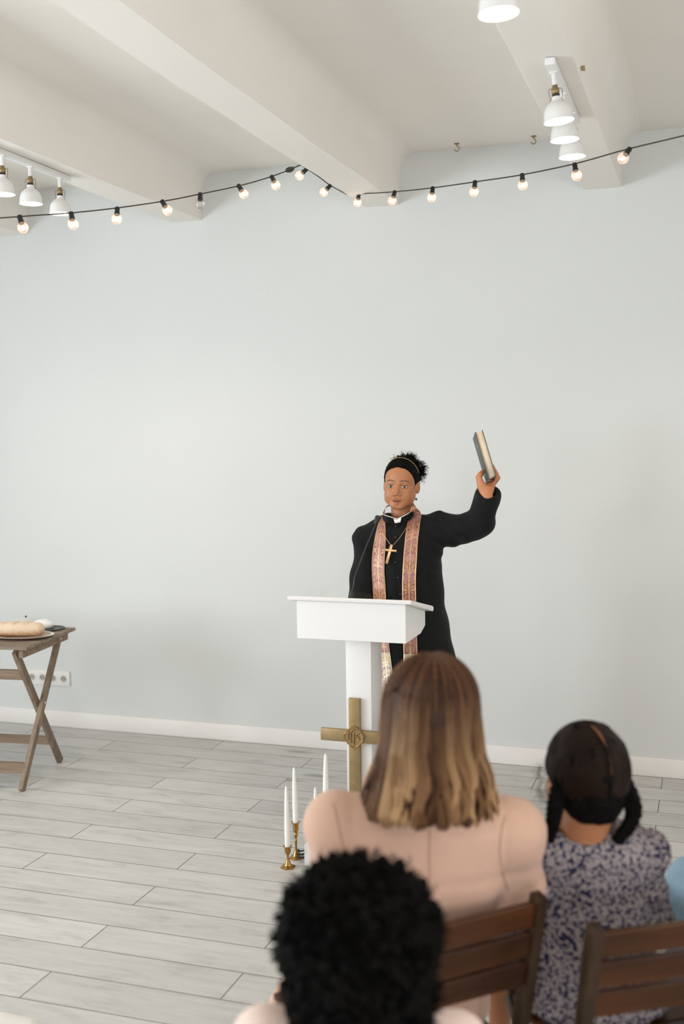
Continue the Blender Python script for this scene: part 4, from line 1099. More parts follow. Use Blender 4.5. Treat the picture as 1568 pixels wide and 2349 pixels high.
# lift every pair clear of the robe
pass_over = [pp(884, 1166, .07), pp(905, 1158, .115), pp(930, 1155, .115)]
bandL = (list(smooth_d(L1)), list(smooth_d(R1))); bandR = (list(smooth_d(L2)), list(smooth_d(R2)))
def rib2(name, A1, B1, m, parent, th=.002):
    A1, B1 = np.array(A1), np.array(B1); n = len(A1); mid = []
    K = 5; rowsv = []
    for i in range(n):
        for k in range(K):
            f_ = k / (K - 1); p_ = A1[i] * (1 - f_) + B1[i] * f_; d = p_ - CAM; dn = d / np.linalg.norm(d)
            h_ = bvh.ray_cast(Vector(CAM), Vector(dn))
            if h_[0] is not None and h_[3] - .004 < np.linalg.norm(d) and abs(h_[3] - np.linalg.norm(d)) < .05: p_ = CAM + dn * (h_[3] - .004)
            rowsv.append(p_)
    V = np.array(rowsv); V2 = V + W3 * th; Fq = []
    for i in range(n - 1):
        for k in range(K - 1):
            a = i * K + k; Fq.append((a, a + 1, a + K + 1, a + K)); Fq.append((a + n * K, a + n * K + K, a + n * K + K + 1, a + n * K + 1))
        for a in (i * K, i * K + K - 1): Fq.append((a, a + K, a + K + n * K, a + n * K))
    Ln = np.concatenate([[0], np.cumsum(np.linalg.norm(np.diff((A1 + B1) / 2, axis=0), axis=1))])
    uv = np.array([(k / (K - 1), Ln[i]) for i in range(n) for k in range(K)] * 2)
    return mesh_np(name, np.concatenate([V, V2]), Fq, m, parent, uv=uv)
st_l = rib2('stole_band', *bandL, M_stole, root); st_r = rib2('stole_band', *bandR, M_stole, root)
GL = stole([(869, 1497), (871, 1520), (873, 1560), (874, 1600), (874, 1640)], [(894, 1497), (897, 1520), (900, 1545), (903, 1580), (905, 1640)], None, '')
GR = stole([(925, 1500), (925, 1530), (925, 1580), (925, 1640)], [(957, 1500), (958, 1530), (960, 1580), (960, 1640)], None, '')
rib2('stole_end', *GL, M_stoleg, root); rib2('stole_end', *GR, M_stoleg, root)
# stole around the back of the neck
nk = [(L1[0], R1[0]), (pp(880, 1172, .01), pp(884, 1165, .01)), (pp(890, 1162, .06), pp(893, 1158, .055)), (pp(915, 1160, .11), pp(915, 1156, .09)), (pp(940, 1158, .085), pp(938, 1150, .07)), (pp(952, 1160, .03), pp(946, 1152, .03)), (R2[0], L2[0])]
ribbon('stole_neck', [a for a, b in nk], [b for a, b in nk], M_stole, root, .002)
# necklace
CHN = catmull([(870, 1188), (873, 1203), (878, 1222), (887, 1238), (894, 1248)], 5); CHN2 = catmull([(902, 1250), (915, 1235), (928, 1216), (935, 1205)], 5)
def hitb(x, y, lift): return hit(x, y, lift)
nk_o = tube_obj('necklace', [hit(x, y, .009) for x, y in CHN], .0012, M_wgold, root, 6)
tube_obj('chain', [hit(x, y, .009) for x, y in CHN2], .0012, M_wgold, nk_o, 6)
pc0 = hit(893, 1266, .016)
a_ = [at(x, y, D=(pc0 - CAM) @ W3) for x, y in ((897.5, 1249), (886, 1293), (881, 1261), (909, 1264))]
off = Vector(parent_world(nk_o))
pn_ = bar_obj('cross_pendant', Vector(a_[0]) - off, Vector(a_[1]) - off, .0125, .008, M_wgold, nk_o, tuple(W3), .002)
bar_obj('cross_pendant', Vector(a_[2]) - off, Vector(a_[3]) - off, .0105, .009, M_wgold, nk_o, tuple(W3), .002)
# hair: pulled-back cap plus curly puff
def loc(x, y, z): return HO + HA.T @ np.array([x, y, z])
def hairf(f):
    g = Fld((f.P - HO.astype(np.float32)) @ HA.T.astype(np.float32))
    q = g.P; cap = g.ell((0, -.024, .037), (.0785, .0925, .0925)); cap = su(cap, head_sdf(f, HO, HA, HSC) - .0035, .006)
    cut = q[..., 1] - (.006 + .74 * q[..., 2]) - np.abs(q[..., 0]) * .06
    d = smax(cap, cut, .006); d = smax(d, -(q[..., 2] + .045 + .3 * (q[..., 1] + .06)), .01)
    d = smax(d, -g.ell((.080, -.008, -.018), (.020, .026, .034)), .003); d = smax(d, -g.ell((-.080, -.008, -.018), (.020, .026, .034)), .003)
    puff = g.ell((.042, -.080, .050), (.036, .036, .040)); puff = su(puff, g.ell((.010, -.060, .105), (.040, .030, .022)), .02)
    puff = puff + wob(q, .006, 130, 8)
    return su(d, puff, .01) + wob(q, .0012, 260, 1)
lo, hi = bbox([loc(.13, -.15, .17), loc(-.12, .1, -.1), loc(.13, .1, -.1), loc(-.12, -.15, .17)], .01)
ho = sdf_obj('hair', hairf, lo, hi, .0026, M_hairb, root)
def curls(n, centres, rads, A, o, Ls, r=.0009, amp=.006, seed=3, up=(0, 0, 0), m=12, out=None):
    g = np.random.default_rng(seed); paths = []
    for i in range(n):
        k = g.integers(len(centres)); v = g.normal(size=3); v /= np.linalg.norm(v)
        if out is not None and v @ np.array(out) < -.25: v = -v
        p0 = np.array(centres[k]) + v * np.array(rads[k]) * .92
        dr = v + np.array(up) + g.normal(size=3) * .35; dr /= np.linalg.norm(dr)
        a = np.cross(dr, [.3, .8, .5]); a /= np.linalg.norm(a); b = np.cross(dr, a)
        t_ = np.linspace(0, 1, m)[:, None]; L_ = Ls * (.5 + g.random()); ph = g.random() * 6.28; w_ = 9 + 9 * g.random(); am = amp * (.4 + g.random()) * np.sqrt(t_)
        paths.append(p0 + dr * t_ * L_ + a * np.sin(w_ * t_ + ph) * am + b * np.cos(w_ * t_ + ph) * am + np.array([0, 0, -.5 * L_]) * t_ ** 2 * g.random())
    P_ = np.array(paths); P_ = np.asarray(o) + P_ @ A
    return tubes(P_, np.linspace(r, r * .45, m)[None], 4)
V_, F_, _, _ = curls(620, [(.045, -.080, .050), (.012, -.060, .108), (.052, -.080, .072)], [(.036, .036, .038), (.040, .030, .022), (.032, .030, .030)], HA, HO, .024, .0010, .0048, out=(.3, -.3, .6))
mesh_np('curls', V_, F_, M_hairb, ho)
V_, F_, _, _ = curls(50, [(-.01, .0, .116), (.0, -.01, .118)], [(.03, .02, .006), (.03, .02, .006)], HA, HO, .018, .0008, .006, seed=5, out=(0, 0, 1))
mesh_np('flyaway_strands', V_, F_, M_hairb, ho)
hb = [loc(.0795 * math.sin(a), .022 - .034 * abs(math.sin(a)) ** 2, .037 + .0885 * math.cos(a) * (1 if abs(a) > .1 else 1)) for a in np.linspace(-1.1, 1.35, 30)]
tube_obj('headband', hb, .0014, M_wgold, root, 6)
ec = loc(.072, .000, -.060)
er = lathe_obj('earring', [(.001, .006), (.0045, .004), (.0055, 0), (.0045, -.004), (.001, -.006)], M_lens, root, 12, Matrix.Translation(Vector(ec) - Vector(root.location)))
for sx in (-1, 1):
    p0 = np.array([ground[0], ground[1], 0]) + RH * sx * .09 - FH * .05
    sdf_obj('shoe', lambda f: np.maximum(su(f.ell(p0 + [0, 0, .045], (.045, .075, .045)), f.ell(p0 - FH * .09 + [0, 0, .03], (.042, .085, .032)), .03), .004 - f.P[..., 2]), p0 - .2, p0 + .2, .008, M_shoe, root)

# ------------------------------------------------------------ wooden folding chairs
def chair(loc, rz, label):
    """origin on the floor below the seat centre; faces local +Y"""
    t = thing('folding_chair', label, 'chair', loc, rz, 'dark wooden folding chairs')
    bw = .20
    for sx in (-1, 1):
        a, b = Vector((sx * bw, -.21, .02)), Vector((sx * bw, -.205, .44)); c = Vector((sx * bw, -.265, .80)); s0 = Vector((sx * bw, -.165, .34))
        bm = bmesh.new()
        add_box(bm, (-.013, -.018, -.01), (.013, .018, (c - s0).length), .005, bar_M(s0, c, (0, 1, 0)))
        auto_smooth(bm_obj('back_post', bm, M_chz, t))
        bar_obj('leg', (sx * bw, -.18, .36), (sx * bw, .24, .006), .022, .036, M_chz, t, (0, 1, 0))
        bar_obj('leg', (sx * (bw - .026), .20, .43), (sx * (bw - .026), -.27, .006), .022, .036, M_chz, t, (0, 1, 0))
    for z in (.760, .694, .628):
        y = -.165 - .100 * (z - .34) / .46
        bm = bmesh.new(); n = 10
        pr = [(-.010, -.027), (.007, -.027), (.010, -.024), (.010, .024), (.007, .027), (-.007, .027), (-.010, .024)]
        rings = []
        for i in range(n + 1):
            x = -bw + .010 + (2 * bw - .020) * i / n; dy = -.004 * (1 - (2 * i / n - 1) ** 2)
            rings.append([bm.verts.new((x, y + dy + a - b * .217, z + b)) for a, b in pr])
        for p_, q in zip(rings, rings[1:]):
            for i in range(len(pr)): bm.faces.new((p_[i], p_[(i + 1) % len(pr)], q[(i + 1) % len(pr)], q[i]))
        bm.faces.new(rings[0]); bm.faces.new(rings[-1][::-1]); bmesh.ops.recalc_face_normals(bm, faces=bm.faces)
        auto_smooth(bm_obj('back_slat', bm, M_chx, t))
    for k in range(6):
        y = -.17 + k * .068
        box_obj('seat_slat', (-bw + .012, y, .437 + .004 * abs(k - 2.5) - .004), (bw - .012, y + .056, .452 + .004 * abs(k - 2.5) - .004), M_chx, t, .004)
    bar_obj('stretcher', (-bw + .01, .17, .13), (bw - .01, .17, .13), .02, .03, M_chx, t)
    bar_obj('stretcher', (-bw + .03, -.20, .13), (bw - .03, -.20, .13), .02, .03, M_chx, t)
    return t
def rot(v, a): return np.array([v[0] * math.cos(a) - v[1] * math.sin(a), v[0] * math.sin(a) + v[1] * math.cos(a), v[2] if len(v) > 2 else 0])

# ------------------------------------------------------------ generic seated figure
root_parts = {}
def seated(name_label, K, hair_fn, cloth, legs, shoe_m, skin, hs=1.0, sw=.19, tw=.165, td=.11, arm=.045, thigh=.075, torso_rows=None, sleeve_to=1.0, extra=None, res=.009, shirt_name='blazer', legs_name='skirt', neckline=.0, hand_s=1.0, blend=.03):
    """K: keypoints in world space (head, neck, shL, shR, hip, F, facing)"""
    F = np.array(K['F'], float); F /= np.linalg.norm(F); X = np.array([F[1], -F[0], 0])
    if 'X' in K: X = np.array(K['X'], float); X /= np.linalg.norm(X)
    hip = np.array(K['hip']); root = thing('person', name_label, 'person', (hip[0], hip[1], 0))
    A = frame(K.get('HF', F)); o = np.array(K['head']); nk = np.array(K['neck'])
    if A[0] @ X < 0: A[0] *= -1
    parts = []
    lo, hi = bbox([o + [0, 0, .14 * hs], o - [0, 0, .20 * hs], nk, o + X * .11 * hs, o - X * .11 * hs, o + F * .13 * hs, o - F * .13 * hs], .02)
    V, Fc = sdf_arrays(lambda f: head_sdf(f, o, A, hs, 0, nk), lo, hi, .0036)
    parts.append((V, Fc, head_col(V, o, A, hs, skin)))
    for V, Fc, _, c in eyeballs(o, A, hs): parts.append((V, Fc, c))
    S_ = {}
    for s_, key in ((-1, 'L'), (1, 'R')):
        sh = np.array(K['sh' + key]); el = np.array(K.get('el' + key, sh + X * s_ * .04 - [0, 0, .25] + F * .02)); wr = np.array(K.get('wr' + key, el + F * .20 - X * s_ * .10 - [0, 0, .03]))
        S_[key] = (sh, el, wr)
        fd = -X * s_ * .6 + F * .8 - np.array([0, 0, .15])
        lo, hi = bbox([wr, wr + F * .18, wr - X * s_ * .16, wr - [0, 0, .05]], .05)
        V, Fc = sdf_arrays(lambda f: hand_sdf(f, wr + fd / np.linalg.norm(fd) * .02, fd, (0, 0, -1), F, hand_s, .35), lo, hi, .0035)
        parts.append((V, Fc, skin))
    hl, hr = hip - X * .085 * tw / .165, hip + X * .085 * tw / .165
    kn = {-1: np.array(K.get('knL', hl + F * .42 - X * .03)), 1: np.array(K.get('knR', hr + F * .42 + X * .03))}
    an = {-1: np.array(K.get('anL', kn[-1] * [1, 1, 0] + F * .02 + [0, 0, .09])), 1: np.array(K.get('anR', kn[1] * [1, 1, 0] + F * .02 + [0, 0, .09]))}
    mid = (S_['L'][0] + S_['R'][0]) / 2
    def inner(f):
        d = f.torso([(hip - [0, 0, .06], tw * .8, td * .8), (hip + [0, 0, .12], tw * .7, td * .7), (mid - [0, 0, .03], tw * .75, td * .7)], X)
        d = su(d, f.rc(mid - [0, 0, .02], nk, .05 * hs, .052 * hs), .03)
        for s_, key in ((-1, 'L'), (1, 'R')):
            sh, el, wr = S_[key]
            d = su(d, f.ch([sh, el, wr], [arm * .75, arm * .68, .024], .01), .02)
            d = su(d, f.ch([hip + X * s_ * .07, kn[s_], an[s_]], [thigh * .85, thigh * .6, thigh * .42], .02), .02)
        return d
    allp = [hip, hip - [0, 0, .1], mid, o - [0, 0, .05]] + [p for k_ in S_.values() for p in k_] + list(kn.values()) + list(an.values())
    lo, hi = bbox(allp, .10); lo[2] = .03; hi[2] = o[2] - .03
    V, Fc = sdf_arrays(inner, lo, hi, .010); parts.append((V, Fc, skin))
    body_mesh(root, parts)
    rows_ = torso_rows or [(hip - [0, 0, .05], tw * 1.02, td * 1.1), (hip * .5 + mid * .5 + [0, 0, 0], tw * .92, td), (mid - [0, 0, .10], tw, td), (mid + [0, 0, .0], tw * .72, td * .75), (nk * [1, 1, 0] + [0, 0, mid[2] + .045], .075, .06)]
    def top(f):
        P = f.P; d = f.torso(rows_, X, 2.4)
        for s_, key in ((-1, 'L'), (1, 'R')):
            sh, el, wr = S_[key]
            d = su(d, f.rc(nk + [0, 0, -.02], sh + [0, 0, .0], arm * .95, arm * 1.08), .05)
            wr2 = el + (wr - el) * sleeve_to if sleeve_to > 0 else None
            a = f.ch([sh, el, wr2], [arm * 1.12, arm, arm * .72], .02) if wr2 is not None else f.rc(sh, sh + (el - sh) * .4, arm * 1.3, arm * 1.1)
            d = su(d, a + wob(P, .0025, 40, 3), blend)
        if extra: d = extra(f, d, S_, X, F)
        d = smax(d, -f.rc(nk + [0, 0, .012 - neckline], nk + [0, 0, .12], .058 * hs, .075 * hs), .004)
        return d + wob(P, .0022, 34, 6)
    pts_ = [hip - [0, 0, .06], nk + [0, 0, .02]] + [p for k_ in S_.values() for p in k_]
    lo, hi = bbox(pts_, .13)
    V, Fc = sdf_arrays(top, lo, hi, res * .8); Vt_, Ft_ = V, Fc; g_ = mesh_np(shirt_name, V, Fc, cloth, root)
    if legs is not None:
        def low(f):
            d = f.torso([(hip - [0, 0, .075], tw, td * 1.15), (hip + [0, 0, .05], tw * .9, td * 1.0)], X)
            for s_ in (-1, 1):
                if legs_name == 'skirt':
                    d = su(d, f.rc(hip + X * s_ * .07 - [0, 0, .005], kn[s_] + F * .02, thigh * 1.08, thigh * .9), .04)
                else: d = su(d, f.ch([hip + X * s_ * .07, kn[s_], an[s_] + [0, 0, .02]], [thigh * 1.05, thigh * .82, thigh * .62], .02), .02)
            if legs_name == 'skirt': d = su(d, f.rc(hip + F * .1, (kn[-1] + kn[1]) / 2, thigh * .85, thigh * .8), .05)
            return d + wob(f.P, .003, 40, 12)
        lo, hi = bbox([hip] + list(kn.values()) + (list(an.values()) if legs_name != 'skirt' else []), .16)
        V, Fc = sdf_arrays(low, lo, hi, res); mesh_np(legs_name, V, Fc, legs, root)
    for s_ in (-1, 1):
        a = an[s_] * [1, 1, 0]
        sdf_obj('shoe', lambda f: np.maximum(su(f.ell(a + [0, 0, .045], (.036, .045, .05)), f.rc(a + F * .02 + [0, 0, .032], a + F * .13 + [0, 0, .028], .036, .030), .02), .003 - f.P[..., 2]), a - .06 - np.abs(F) * .14, a + .06 + np.abs(F) * .14 + [0, 0, .1], .006, shoe_m, root)
    hair_fn(root, o, A, X, F)
    root_parts[root.name] = (g_, Vt_, Ft_)
    return root

# ------------------------------------------------------------ woman in pink blazer, seen from behind
def strands(n, o, A, ex, crown, zend, flare, r0, r1, seed, phis, roots, tips, wave=.006, m=22, lenvar=.12, inner=0.0):
    g = np.random.default_rng(seed); P_ = []; Cc = []
    NC = 74; cl = [(phis[0] + (phis[1] - phis[0]) * (k + g.random()) / NC, g.random() * 6.28, .5 + g.random(), 3.4 + 2.2 * g.random(), g.random(), 1 - .06 * g.random(), .9 + .2 * g.random()) for k in range(NC)]
    for i in range(n):
        cph, k, wq, wf, ctone, cz, cfl = cl[g.integers(NC)]
        dph = g.normal() * .055; ph = cph + dph
        th0 = .03 + .25 * g.random(); wv = wave * wq
        ctone = ctone ** 2.3; clump = (ctone - .5) * 2
        ze = zend(ph) * cz * (1 - .05 * g.random()); dep = 1 - inner * (1 - ctone) - .02 * g.random()
        c, s_ = math.cos(ph), math.sin(ph)
        L1 = math.pi / 2 * .11; tot = L1 + abs(ze); pts = []
        for j in range(m):
            u = j / (m - 1); l = u * tot
            if l < L1:
                th = th0 + (math.pi / 2 - th0) * l / L1; rad = math.sin(th); z = ex[2] * math.cos(th)
            else:
                rad = 1; z = -(l - L1)
            v = max(0, -z / abs(ze)) if ze < 0 else 0
            fl = 1 + .09 * min(1, v * 2) + flare(ph) * cfl * v ** 2.0 - .03 * math.sin(min(v, 1) * math.pi) - .35 * max(0, v - .90)
            x = ex[0] * rad * fl * s_; y = -ex[1] * rad * fl * c
            w_ = wv * v * math.sin(wf * v * 2 + k * .35) + .0018 * clump * min(1, u * 3) - dph * .05 * v
            x += (w_ * c) * 1.0 + w_ * s_ * .5; y += w_ * s_ * .6 - w_ * c * .5
            x = x * dep + crown[0] * (1 - min(1, l / L1)); y = y * dep + crown[1] * (1 - min(1, l / L1))
            pts.append((x, y, z))
        P_.append(pts)
        t_ = np.linspace(0, 1, m)[:, None]; mixv = np.clip((t_ - .34) / .6, 0, 1) ** 1.1
        tip = np.array(tips[g.integers(len(tips))]); rt = np.array(roots[g.integers(len(roots))])
        streak = .05 + .95 * ctone + .12 * g.random(); tip = np.array(tips[int(ctone * 3.99) if ctone < 1 else 3])
        Cc.append(rt * (1 - mixv * streak * .9) + tip * mixv * streak * .9)
    P_ = o + np.array(P_) @ A
    m_ = np.linspace(0, 1, m); R_ = r0 * (1 - m_) + r1 * m_; R_[0] *= .5; R_[-1] *= .25
    V, Fq, pi, ti = tubes(P_, R_[None], 4)
    Cc = np.array(Cc); return V, Fq, Cc[pi, ti]
def woman_hair(root, o, A, X, F):
    def zend(ph): return -.225 + .012 * math.cos(ph)
    def flare(ph): return .26 + .14 * max(0, -math.sin(ph))
    def base(f):
        g = Fld((f.P - o.astype(np.float32)) @ A.T.astype(np.float32))
        d = g.ell((0, -.018, .028), (.084, .096, .098)); d = su(d, g.torso([((0, -.02, -.170), .092, .075), ((0, -.015, -.10), .070, .068), ((0, -.018, .02), .080, .085)], (1, 0), 2.2), .015)
        face = g.ell((0, .075, -.06), (.062, .085, .13)); d = smax(d, -face, .01); neckc = g.rc((0, -.02, -.25), (0, .01, -.06), .055); d = smax(d, -neckc, .01)
        return d
    lo, hi = bbox([o + [0, 0, .15], o - [0, 0, .22], o + X * .13, o - X * .13, o + F * .13, o - F * .14], .01)
    b = sdf_obj('hair', base, lo, hi, .006, M_hair_base, root)
    rts = [rgb('#3A2417'), rgb('#4E3220'), rgb('#2C1A11'), rgb('#6A4730')]; tps = [rgb('#442B1C'), rgb('#7A5535'), rgb('#9E7850'), rgb('#BC966C')]
    V, Fq, cc = strands(3400, o + np.array([0, 0, .028]), A, (.100, .114, .115), (0, -.02), zend, flare, .0024, .0017, 4, (-2.15, 2.15), rts, tps, .011, inner=.05)
    mesh_np('hair_strands', V, Fq, M_hairs, b, col=cc)
M_hair_base = mat('brown_hair_base', rgb('#3B2619'), 0.6, spec=.2, var=.2, vscale=40)
DW = 2.28
def wp(x, y, dd=0.0): return at(x, y, D=DW + dd)
chair((-.647, 2.232, 0), math.radians(44), 'dark wooden folding chair carrying the woman in the pink blazer')
FW = np.array([-.42, .907, 0]); XW = np.array([.93, .36, 0])
wh = wp(987, 1650, -.02)
def wext(f, d, S_, X, F):
    m = (S_['L'][0] + S_['R'][0]) / 2
    for z0, am in ((-.10, .0025), (-.21, .003), (-.27, .0025)):      # soft horizontal folds across the back
        zz_ = f.P[..., 2] - (m[2] + z0) - .02 * ((f.P - m.astype(np.float32)) @ X.astype(np.float32))
        d = d + (am * np.exp(-(zz_ / .012) ** 2)).astype(np.float32)
    for s_, key in ((-1, 'L'), (1, 'R')):                           # set-in sleeve seam
        sh = S_[key][0]; q = (f.P - (sh - X * s_ * .028).astype(np.float32)) @ X.astype(np.float32) * s_
        d = d + (.0025 * np.exp(-(q / .0055) ** 2)).astype(np.float32)
    return d
KW = dict(head=wh, neck=wp(985, 1868, .01), shL=wp(772, 1886, .0), shR=wp(1176, 1900, .02), hip=np.array([-.640, 2.285, .535]), F=np.array([-.64, .77, 0]), X=XW, HF=FW * .96 + XW * -.1, knL=at(735, 2232, D=2.72), knR=at(735, 2200, D=2.95), anL=at(622, 2560, D=2.68), anR=at(570, 2500, D=2.95),
          elL=wp(742, 2150, .10), elR=wp(1205, 2040, .03) + FW * .04, wrR=wp(1205, 2060, .03) + FW * .26 - XW * .05 - np.array([0, 0, .06]))
KW['elR'] = wp(1196, 2030, .10); KW['wrR'] = KW['elR'] + FW * .16 - XW * .12 - np.array([0, 0, .10])
ms = (KW['shL'] + KW['shR']) / 2
wrows = [(np.array([-.630, 2.285, .47]), .185, .125), (np.array([-.60, 2.27, .62]), .178, .118), (ms * [1, 1, 0] + FW * .04 + [0, 0, .80], .188, .118), (ms * [1, 1, 0] + FW * .01 + [0, 0, .92], .200, .105), (ms * [1, 1, 0] + [0, 0, .965], .15, .08), (ms * [1, 1, 0] + [0, 0, 1.0], .07, .055)]
SK2 = np.array(rgb('#D9A888'))
w_root = seated('woman with shoulder-length brown hair in a pale pink blazer seen from behind', KW, woman_hair, M_blaz, M_blaz, M_shoe, SK2, hs=1.0, tw=.175, td=.12, arm=.047, thigh=.08, torso_rows=wrows, extra=wext, res=.009, legs_name='trousers', blend=.05)
g_, Vt_, Ft_ = root_parts[w_root.name]; wb_ = BVHTree.FromPolygons([tuple(v) for v in Vt_.tolist()], Ft_.tolist())
M_seam = mat('blazer_seam', rgb('#B28C79'), 0.9)
for path in ([(762, 1842), (770, 1868), (778, 1905), (788, 1950), (795, 2000)], [(1158, 1872), (1150, 1905), (1146, 1950), (1152, 2000), (1165, 2040)], [(985, 1905), (984, 1960), (985, 2020), (986, 2080)]):
    tube_obj('seam', [hit(x, y, .0002, wb_) for x, y in catmull(path, 5)], .0016, M_seam, g_, 5)

# ------------------------------------------------------------ girl with two braids
DG = 2.40
def gp(x, y, dd=0.0): return at(x, y, D=DG + dd)
gcx, gcy = -.173, 2.40
FG = np.array([-.42, .907, 0]); XG = np.array([.93, .36, 0])
def girl_hair(root, o, A, X, F):
    HS = 1.02
    def cap(f):
        g = Fld((f.P - o.astype(np.float32)) @ A.T.astype(np.float32) / HS)
        q = g.P; d = g.ell((0, -.022, .034), (.084, .102, .098))
        d = su(d, g.ell((0, -.050, -.030), (.054, .058, .052)), .03)
        d = smax(d, q[..., 1] - .028 - .55 * (q[..., 2]), .008); d = smax(d, -(q[..., 2] + .070), .01)
        d = smax(d, -g.ell((.080, .004, -.020), (.020, .026, .036)), .005); d = smax(d, -g.ell((-.080, .004, -.020), (.020, .026, .036)), .005)
        d = d + (.0012 * np.sin(q[..., 1] * 500 + 6 * np.sin(q[..., 2] * 60))).astype(np.float32) + wob(q, .0018, 150, 2)
        return d * HS
    lo, hi = bbox([o + [0, 0, .15], o - [0, 0, .10], o + X * .12, o - X * .12, o + F * .12, o - F * .14], .01)
    b = sdf_obj('hair', cap, lo, hi, .003, M_hairb, root)
    pt = []
    for a_ in np.linspace(.15, 1.62, 26):                              # pale parting line over the back of the head
        q_p = np.array([-.004 + .010 * math.sin(a_ * 1.5), -.022 - .1005 * math.sin(a_), .034 + .0965 * math.cos(a_)]); pt.append(o + (q_p * HS) @ A)
    V, Fq, _, _ = tubes(np.array(pt)[None], (.0016 * np.sin(np.linspace(.5, 3.1, 26)) + .0005)[None], 8)
    mesh_np('hair_part', V, Fq, M_skin, b, col=np.tile(np.array(rgb('#A9714C')), (len(V), 1)))
    g = np.random.default_rng(21); P_ = []; ec_, er_ = np.array([0, -.022, .034]), np.array([.0848, .1028, .0988])
    for i in range(2200):
        a_ = g.uniform(-.9, 2.0); sd = 1 if g.random() < .5 else -1
        st = np.array([sd * .05, -math.sin(a_), math.cos(a_)]); en = np.array([sd * .80, -.42 + .10 * g.normal(), -.52 + .08 * g.normal()])
        t_ = np.linspace(0, 1, 9)[:, None] * g.uniform(.75, 1.0) + 0; v = st * (1 - t_) + en * t_ + np.array([sd * .5, 0, .12]) * t_ * (1 - t_) * 2; v /= np.linalg.norm(v, axis=1)[:, None]
        P_.append(ec_ + v * er_ * (1 + .006 * g.random()))
    P_ = o + (np.array(P_) * HS) @ A; tone = g.random(2200)[:, None]
    V, Fq, pi, ti = tubes(P_, np.array([.0004] + [.0012] * 7 + [.0006])[None], 3)
    mesh_np('combed_strands', V, Fq, M_hairs, b, col=(np.array(rgb('#120c09')) * (1 - tone) + np.array(rgb('#2c1c14')) * tone)[pi])
    for nm, path in (('braid', [gp(1292, 1785, -.055), gp(1276, 1835, -.065), gp(1268, 1880, -.060), gp(1258, 1928, -.045)]),
                     ('braid', [gp(1414, 1780, -.03), gp(1440, 1822, -.05), gp(1452, 1862, -.05), gp(1438, 1898, -.05), gp(1412, 1930, -.05)])):
        cp = catmull(path, 14); n = len(cp); T = np.gradient(cp, axis=0); T /= np.linalg.norm(T, axis=1)[:, None]
        Aq = np.cross(T, W3); Aq /= np.linalg.norm(Aq, axis=1)[:, None]; Bq = np.cross(T, Aq); t_ = np.linspace(0, 1, n)
        P_ = []
        tapr = (1 - .45 * t_)
        for k in range(3):
            ph = t_ * 22 + k * 2 * math.pi / 3
            P_.append(cp + Aq * (np.sin(ph) * .0125 * tapr)[:, None] + Bq * (np.sin(2 * ph) * .006 * tapr)[:, None])
        R_ = np.array([.0140 * tapr * (.9 + .18 * np.sin(t_ * 44 + k * 4.19)) for k in range(3)])
        V, Fq, _, _ = tubes(np.array(P_), R_, 9)
        br = mesh_np(nm, V, Fq, M_hairb, b)
        V, Fq, _, _ = curls(110, [p for p in ((cp[::4] - o) @ A.T)], [(.014, .014, .014)] * len(cp[::4]), A, o, .012, .0006, .003, seed=9)
        mesh_np('loose_hair', V, Fq, M_hairb, br)
    V, Fq, _, _ = curls(200, [(0, -.022, .034)], [(.085, .102, .099)], A * 1.0, o, .007, .0006, .004, seed=10, out=(0, -.4, .6))
    mesh_np('flyaway_hair', V, Fq, M_hairb, b)
    V, Fq, _, _ = curls(60, [(-.084, .020, .0)], [(.006, .02, .035)], A * 1.0, o, .020, .0004, .004, seed=12, out=(-1, .2, 0))
    mesh_np('temple_hair', V, Fq, M_hairb, b)
gh = gp(1337, 1790, .0)
def gext(f, d, S_, X, F):
    for s_, key in ((-1, 'L'), (1, 'R')):                            # puffed sleeves
        sh = S_[key][0]; c = sh + X * s_ * .014 + [0, 0, .016]
        ang = np.arctan2((f.P - c.astype(np.float32)) @ F.astype(np.float32), (f.P - c.astype(np.float32)) @ X.astype(np.float32) * s_)
        d = su(d, f.ell(c, (.057, .060, .052)) + (.0048 * np.sin(ang * 15)).astype(np.float32), .012)
        e = sh + X * s_ * .030 - [0, 0, .075]
        d = su(d, f.ell(e, (.036, .044, .030)) + (.003 * np.sin(ang * 18)).astype(np.float32), .008)
    return d
KG = dict(head=gh, neck=gp(1336, 1917, .0), shL=gp(1268, 1962, .0), shR=gp(1462, 1968, .03), hip=np.array([-.235, 2.44, .52]), F=FG, X=XG, HF=FG + XG * -.12,
          elL=gp(1255, 2150, .08), elR=gp(1508, 2110, .06))
KG['wrL'] = KG['elL'] + FG * .15 + XG * .05 - [0, 0, .06]; KG['wrR'] = KG['elR'] + FG * .15 - XG * .06 - [0, 0, .02]
gm = (KG['shL'] + KG['shR']) / 2
grows = [(np.array([-.235, 2.44, .47]), .165, .120), (np.array([-.24, 2.43, .60]), .135, .095), (gm * [1, 1, 0] + FG * .03 + [0, 0, .72], .122, .088), (gm * [1, 1, 0] + [0, 0, .82], .120, .080), (gm * [1, 1, 0] + [0, 0, .858], .095, .06), (gm * [1, 1, 0] + [0, 0, .885], .06, .05)]
SKG = np.array(rgb('#A97150'))
seated('girl with two dark braids and a straight parting in a navy floral dress', KG, girl_hair, M_floral, M_floral, M_shoew, SKG, hs=1.0, tw=.14, td=.095, arm=.034, thigh=.062, torso_rows=grows, extra=gext, res=.008, shirt_name='dress_top', hand_s=.8, sleeve_to=.05)
chair((gcx, gcy, 0), math.radians(33), 'dark wooden folding chair with lit back slats at the lower right')

